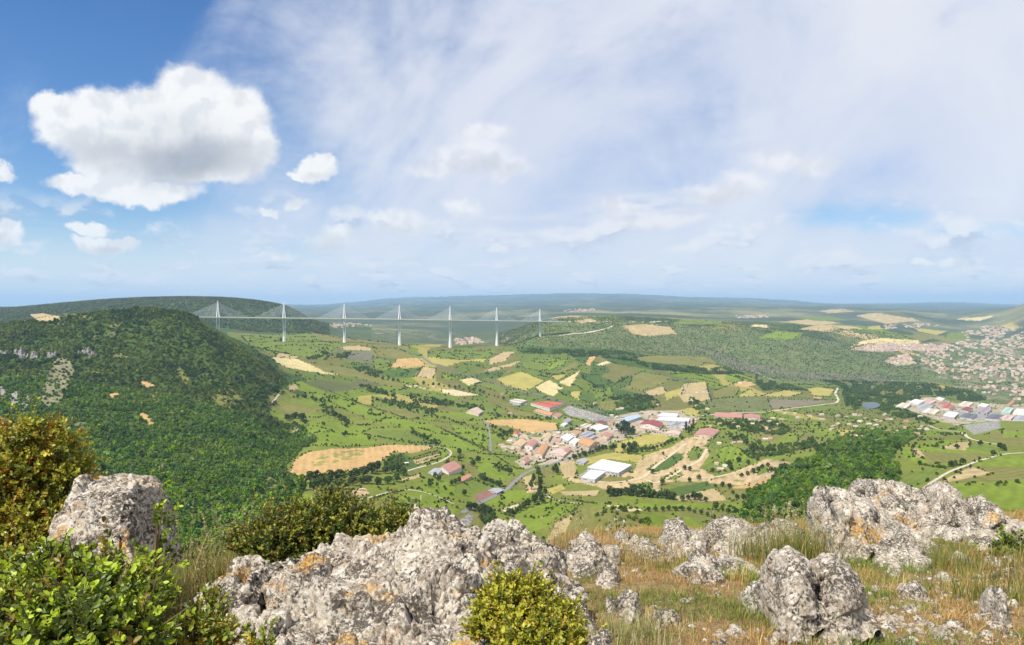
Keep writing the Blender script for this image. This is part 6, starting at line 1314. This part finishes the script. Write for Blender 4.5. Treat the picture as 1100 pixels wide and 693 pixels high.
tuft('green grass clump below the third peak of the crags', 1052, 612, 420, .3, .3, GRC, False)
tuft('green grass clump near the right edge above the upright white stone', 1062, 645, 520, .26, .28, GRC, False)
tuft('green grass clump beside the bright white loose stone', 1000, 610, 300, .2, .25, GRC, False)
tuft('dry tuft growing in a hollow of the front outcrop', 440, 662, 120, .12, .05, DRC, False, 3.35)

# ------------------------------------------------------------------ shrubs
M_box = foliage_mat('box_leaves', .34, .42, .35, False); M_twig = plain('twigs', (.13, .095, .05), .9, .1, .3, 20)
def shrub(label, blobs, ntwig, leaf, pal, base, per=16, tl=.16, upb=.6, name='box_shrub', tipgreen=(.26, .33, .045), fill=.0):
    """blobs: (px, py, distance, radius in px, squash); twigs start inside a blob and push out and up, leaves sit on them in pairs"""
    B = []
    for px, py, y, rp, sq in blobs:
        B.append((ray(px, py, y), rp * y / F, sq))
    wgt = np.array([b_[1] ** 2 for b_ in B]); wgt /= wgt.sum()
    root = tag(empty(name, tuple(base)), label, 'shrub', 'shrubs on the ledge')
    r = rng; n = ntwig
    bi = r.choice(len(B), n, p=wgt); c0 = np.array([b_[0] for b_ in B])[bi]; rad = np.array([b_[1] for b_ in B])[bi]; sq = np.array([b_[2] for b_ in B])[bi]
    d = r.normal(size=(n, 3)); d /= np.linalg.norm(d, axis=1)[:, None]; d[:, 2] = np.abs(d[:, 2]) * .9 + d[:, 2] * .1
    depth = r.uniform(.25, 1.0, n) ** .6
    st = c0 + d * np.stack([rad * depth, rad * depth, rad * depth * sq], 1)
    td = d * .8 + np.array((0, 0, upb)) + r.normal(size=(n, 3)) * .35; td /= np.linalg.norm(td, axis=1)[:, None]
    ln = tl * r.uniform(.5, 1.2, n) * np.where(r.random(n) < .11, 1.9, 1.0)
    tint = r.random(n); pal = np.array(pal); pc_ = pal[r.integers(0, len(pal), n)] * r.uniform(.7, 1.3, (n, 1))
    # neighbouring twigs share a tone
    zone = fbm(st[:,0] * 5, st[:,1] * 5, st[:,2] * 5, 2); pc_ = np.where((zone > .12)[:, None], pal[0] * r.uniform(.75, 1.25, (n, 1)), pc_)
    npair = per // 2
    k_ = np.arange(npair)
    t = (.15 + .85 * (k_ + .5) / npair)[None, :] * np.ones((n, 1)) + r.normal(size=(n, npair)) * .02
    pos = st[:, None, :] + td[:, None, :] * (ln[:, None] * t)[..., None] + np.array((0, 0, -1.)) * ((t ** 2) * ln[:, None] * .12)[..., None]
    u = np.cross(td, r.normal(size=(n, 3))); u /= np.linalg.norm(u, axis=1)[:, None]; v = np.cross(td, u)
    ang = (k_ * 1.57)[None, :] + r.normal(size=(n, npair)) * .4
    side = u[:, None, :] * np.cos(ang)[..., None] + v[:, None, :] * np.sin(ang)[..., None]
    tv = np.broadcast_to(td[:, None, :], pos.shape)
    allp, alls, allt, allc = [], [], [], []
    tipm = (t > .72)[..., None] & (tint > .45)[:, None, None]
    cl = np.where(tipm, np.array(tipgreen) * r.uniform(.8, 1.2, (n, npair, 1)), pc_[:, None, :] * r.uniform(.75, 1.25, (n, npair, 1)))
    for sgn in (1, -1): allp.append(pos); alls.append(side * sgn); allt.append(tv); allc.append(cl)
    Pp = np.concatenate(allp, 1).reshape(-1, 3); Sd = np.concatenate(alls, 1).reshape(-1, 3); Tv = np.concatenate(allt, 1).reshape(-1, 3); Cl = np.concatenate(allc, 1).reshape(-1, 3)
    m_ = len(Pp); L = leaf * r.uniform(.6, 1.2, m_)
    ax = Sd * .8 + Tv * .75 + r.normal(size=(m_, 3)) * .25; ax /= np.linalg.norm(ax, axis=1)[:, None]
    wv = np.cross(ax, Tv + r.normal(size=(m_, 3)) * .3); wv /= np.linalg.norm(wv, axis=1)[:, None] + 1e-9
    nv = np.cross(wv, ax)
    Lc = L[:, None]
    pts_ = [Pp, Pp + ax*Lc*.35 + wv*Lc*.27 + nv*Lc*.06, Pp + ax*Lc*.75 + wv*Lc*.24 + nv*Lc*.05, Pp + ax*Lc - nv*Lc*.05, Pp + ax*Lc*.75 - wv*Lc*.24 + nv*Lc*.05, Pp + ax*Lc*.35 - wv*Lc*.27 + nv*Lc*.06, Pp + ax*Lc*.55 - nv*Lc*.03]
    V = np.stack(pts_, 1).reshape(-1, 3); i0 = np.arange(m_) * 7
    tri = [(0,1,6),(1,2,6),(2,3,6),(3,4,6),(4,5,6),(5,0,6)]
    Fq = np.concatenate([np.stack([i0 + a, i0 + b_, i0 + c_], 1) for a, b_, c_ in tri])
    obj('foliage', mesh_np('foliage', V - np.array(base), Fq, M_box, True, np.repeat(Cl, 7, 0)), root)
    # stems from the base into each blob and a twig under every leaf row
    mb = MB(); bs = np.array(base)
    for c_, rr, s_ in B:
        for q in range(3):
            a = c_ + r.normal(size=3) * rr * .35; midp = (bs + a) / 2 + r.normal(size=3) * .05
            s0 = bs + r.normal(size=3) * np.array((.08, .08, 0)); mb.bar(s0 - bs, midp - bs, .012, 5); mb.bar(midp - bs, a - bs, .008, 4)
    for i in range(0, n, 2):
        mb.bar(st[i] - td[i] * ln[i] * .5 - bs, st[i] + td[i] * ln[i] * .9 - bs, .0022, 3)
    mb.build('branch', M_twig, root)
    print(label[:30], m_)
    return root
GRN = [(.105, .15, .02), (.16, .21, .025), (.24, .28, .04), (.30, .22, .04), (.07, .105, .02)]
ORA = [(.33, .31, .035), (.50, .32, .03), (.24, .26, .03), (.18, .22, .03), (.55, .43, .06), (.13, .16, .025), (.36, .34, .04), (.42, .20, .025)]
YLG = [(.30, .31, .03), (.42, .38, .04), (.18, .21, .025), (.48, .36, .05), (.36, .36, .04)]
shrub('tall orange tinged box shrub with fruits at the left edge', [(24,512,3.9,32,1),(52,488,3.95,22,1.1),(74,520,3.95,18,1.2),(12,478,3.9,16,1.2),(42,470,3.9,11,1.3),(16,568,3.8,42,1),(58,572,3.8,24,.9),(84,504,4.0,8,1.2),(18,622,3.6,42,1),(-16,528,3.9,38,1)], 2000, .0215, ORA, ledge(20, 690) * np.array((1, 1, 1)) + np.array((-.3, .5, 0)), 16, .115, .5, tipgreen=(.40, .40, .05))
shrub('bright green leafy box shrub filling the lower left corner', [(30,672,2.15,44,.9),(95,668,2.15,42,.9),(128,668,2.2,29,1.0),(166,616,2.4,11,1.7),(138,645,2.3,21,1),(163,655,2.3,15,1.3),(80,705,2.0,60,.8),(10,705,2.0,50,.8),(170,576,2.42,6,2.2),(136,702,2.0,32,.9),(60,625,2.3,22,.9),(110,630,2.3,18,.9)], 1350, .022, GRN, np.array([-1.05, 2.05, -1.66]), 16, .105, .8, tipgreen=(.40, .50, .04))
shrub('small brownish box shrub in front of the lower left block', [(215,680,2.45,15,1.5),(205,702,2.3,20,1.2),(238,700,2.35,14,1.2),(228,655,2.5,7,1.6),(283,705,2.3,9,1.2)], 210, .019, ORA[:2] + GRN, np.array([-1.0, 2.45, -1.62]), 12, .095, .9)
shrub('spreading green and brown box shrub behind the front outcrop', [(300,596,4.6,28,.9),(340,578,4.7,26,1.1),(365,556,4.8,12,1.5),(375,580,4.7,30,.9),(412,576,4.7,22,.8),(268,592,4.7,18,1),(320,568,4.8,16,1),(432,568,4.75,11,.9),(290,566,4.8,7,1.6),(354,545,4.8,6,1.8)], 1900, .021, [(.08, .115, .018), (.12, .155, .02), (.17, .20, .03), (.065, .095, .018), (.22, .20, .03), (.26, .17, .03)], ray(345, 625, 4.7), 14, .13, .7, tipgreen=(.34, .33, .04))
shrub('round yellow green box bush nestled in the front outcrop', [(562,664,2.75,36,.95),(543,655,2.8,24,.9),(596,676,2.75,23,.9),(533,683,2.7,24,.9),(606,696,2.65,17,.9),(575,698,2.6,38,.8),(550,638,2.85,10,1.1),(572,640,2.8,8,1.2)], 2000, .0165, YLG, ray(570, 735, 2.8), 14, .062, .5, tipgreen=(.50, .47, .05))
shrub('dark weedy plant with upright stems at the right edge', [(1085,606,7.2,10,1.5),(1080,618,7.0,12,1.1),(1092,596,7.2,6,2.2)], 120, .05, [(.05, .09, .02), (.08, .12, .03)], ledge(1085, 630), 12, .2, 1.2, 'weed_plant')
# white flowering spikes beyond the brow
def spike(label, px, py, y, n, h):
    b0 = np.array([(px - CX) / F * y, y, float(ledge_z((px - CX) / F * y, y))]); zt_ = -(py - HY) / F * y; b0[2] = min(b0[2], zt_ - .2)
    root = tag(empty('flower_spike', tuple(b0)), label, 'wild flower', 'wild flowers at the brow')
    mb = MB(); V, Fc, Cc = [], [], []
    for i in range(n):
        dx = rng.uniform(-.12, .12); tp = np.array((dx * 1.6, rng.uniform(-.1, .1), zt_ - b0[2] + rng.uniform(-.12, .1))); mb.bar((dx, 0, 0), tp, .004, 4)
        for k_ in range(46):
            t = 1 - .30 * rng.random(); p_ = np.array((dx, 0, 0)) * (1 - t) + tp * t + rng.normal(size=3) * .013; s_ = .014
            u, v = rng.normal(size=3) * s_ * .6, rng.normal(size=3) * s_ * .6; q = len(V); V += [p_ - u, p_ + v, p_ + u, p_ - v]; Fc.append([q, q+1, q+2, q+3]); Cc += [(.60, .56, .40) if rng.random() < .7 else (.2, .24, .08)] * 4
    mb.build('stem', M_twig, root); obj('blossom', mesh_np('blossom', np.array(V), Fc, M_grass, False, np.array(Cc)), root)
spike('group of pale flower spikes left of the tall grass clump', 841, 546, 9.6, 6, .5)
spike('pale flower spikes behind the small low rock', 665, 560, 8.3, 5, .5)
spike('single dry flower head above the outcrop crest', 443, 545, 4.6, 2, .4)
# ------------------------------------------------------------------ the air
hz = MB().box((0, 36200, (ZG.min() - 1.5 + 1150) / 2), 81000, 37000, (1150 - (ZG.min() - 1.5)) / 2)
hm = bpy.data.materials.new('air'); hm.use_nodes = True; hm.node_tree.nodes.clear(); T = NT(hm.node_tree)
pv = T.node('ShaderNodeVolumePrincipled'); pv.inputs['Color'].default_value = (.47, .71, 1.0, 1); pv.inputs['Density'].default_value = 2.6e-5; pv.inputs['Anisotropy'].default_value = .1
ho = T.node('ShaderNodeOutputMaterial'); T.l.new(pv.outputs[0], ho.inputs['Volume'])
hob = hz.build('haze', hm); tag(hob, 'thin bluish summer haze over the whole valley', kind='stuff')
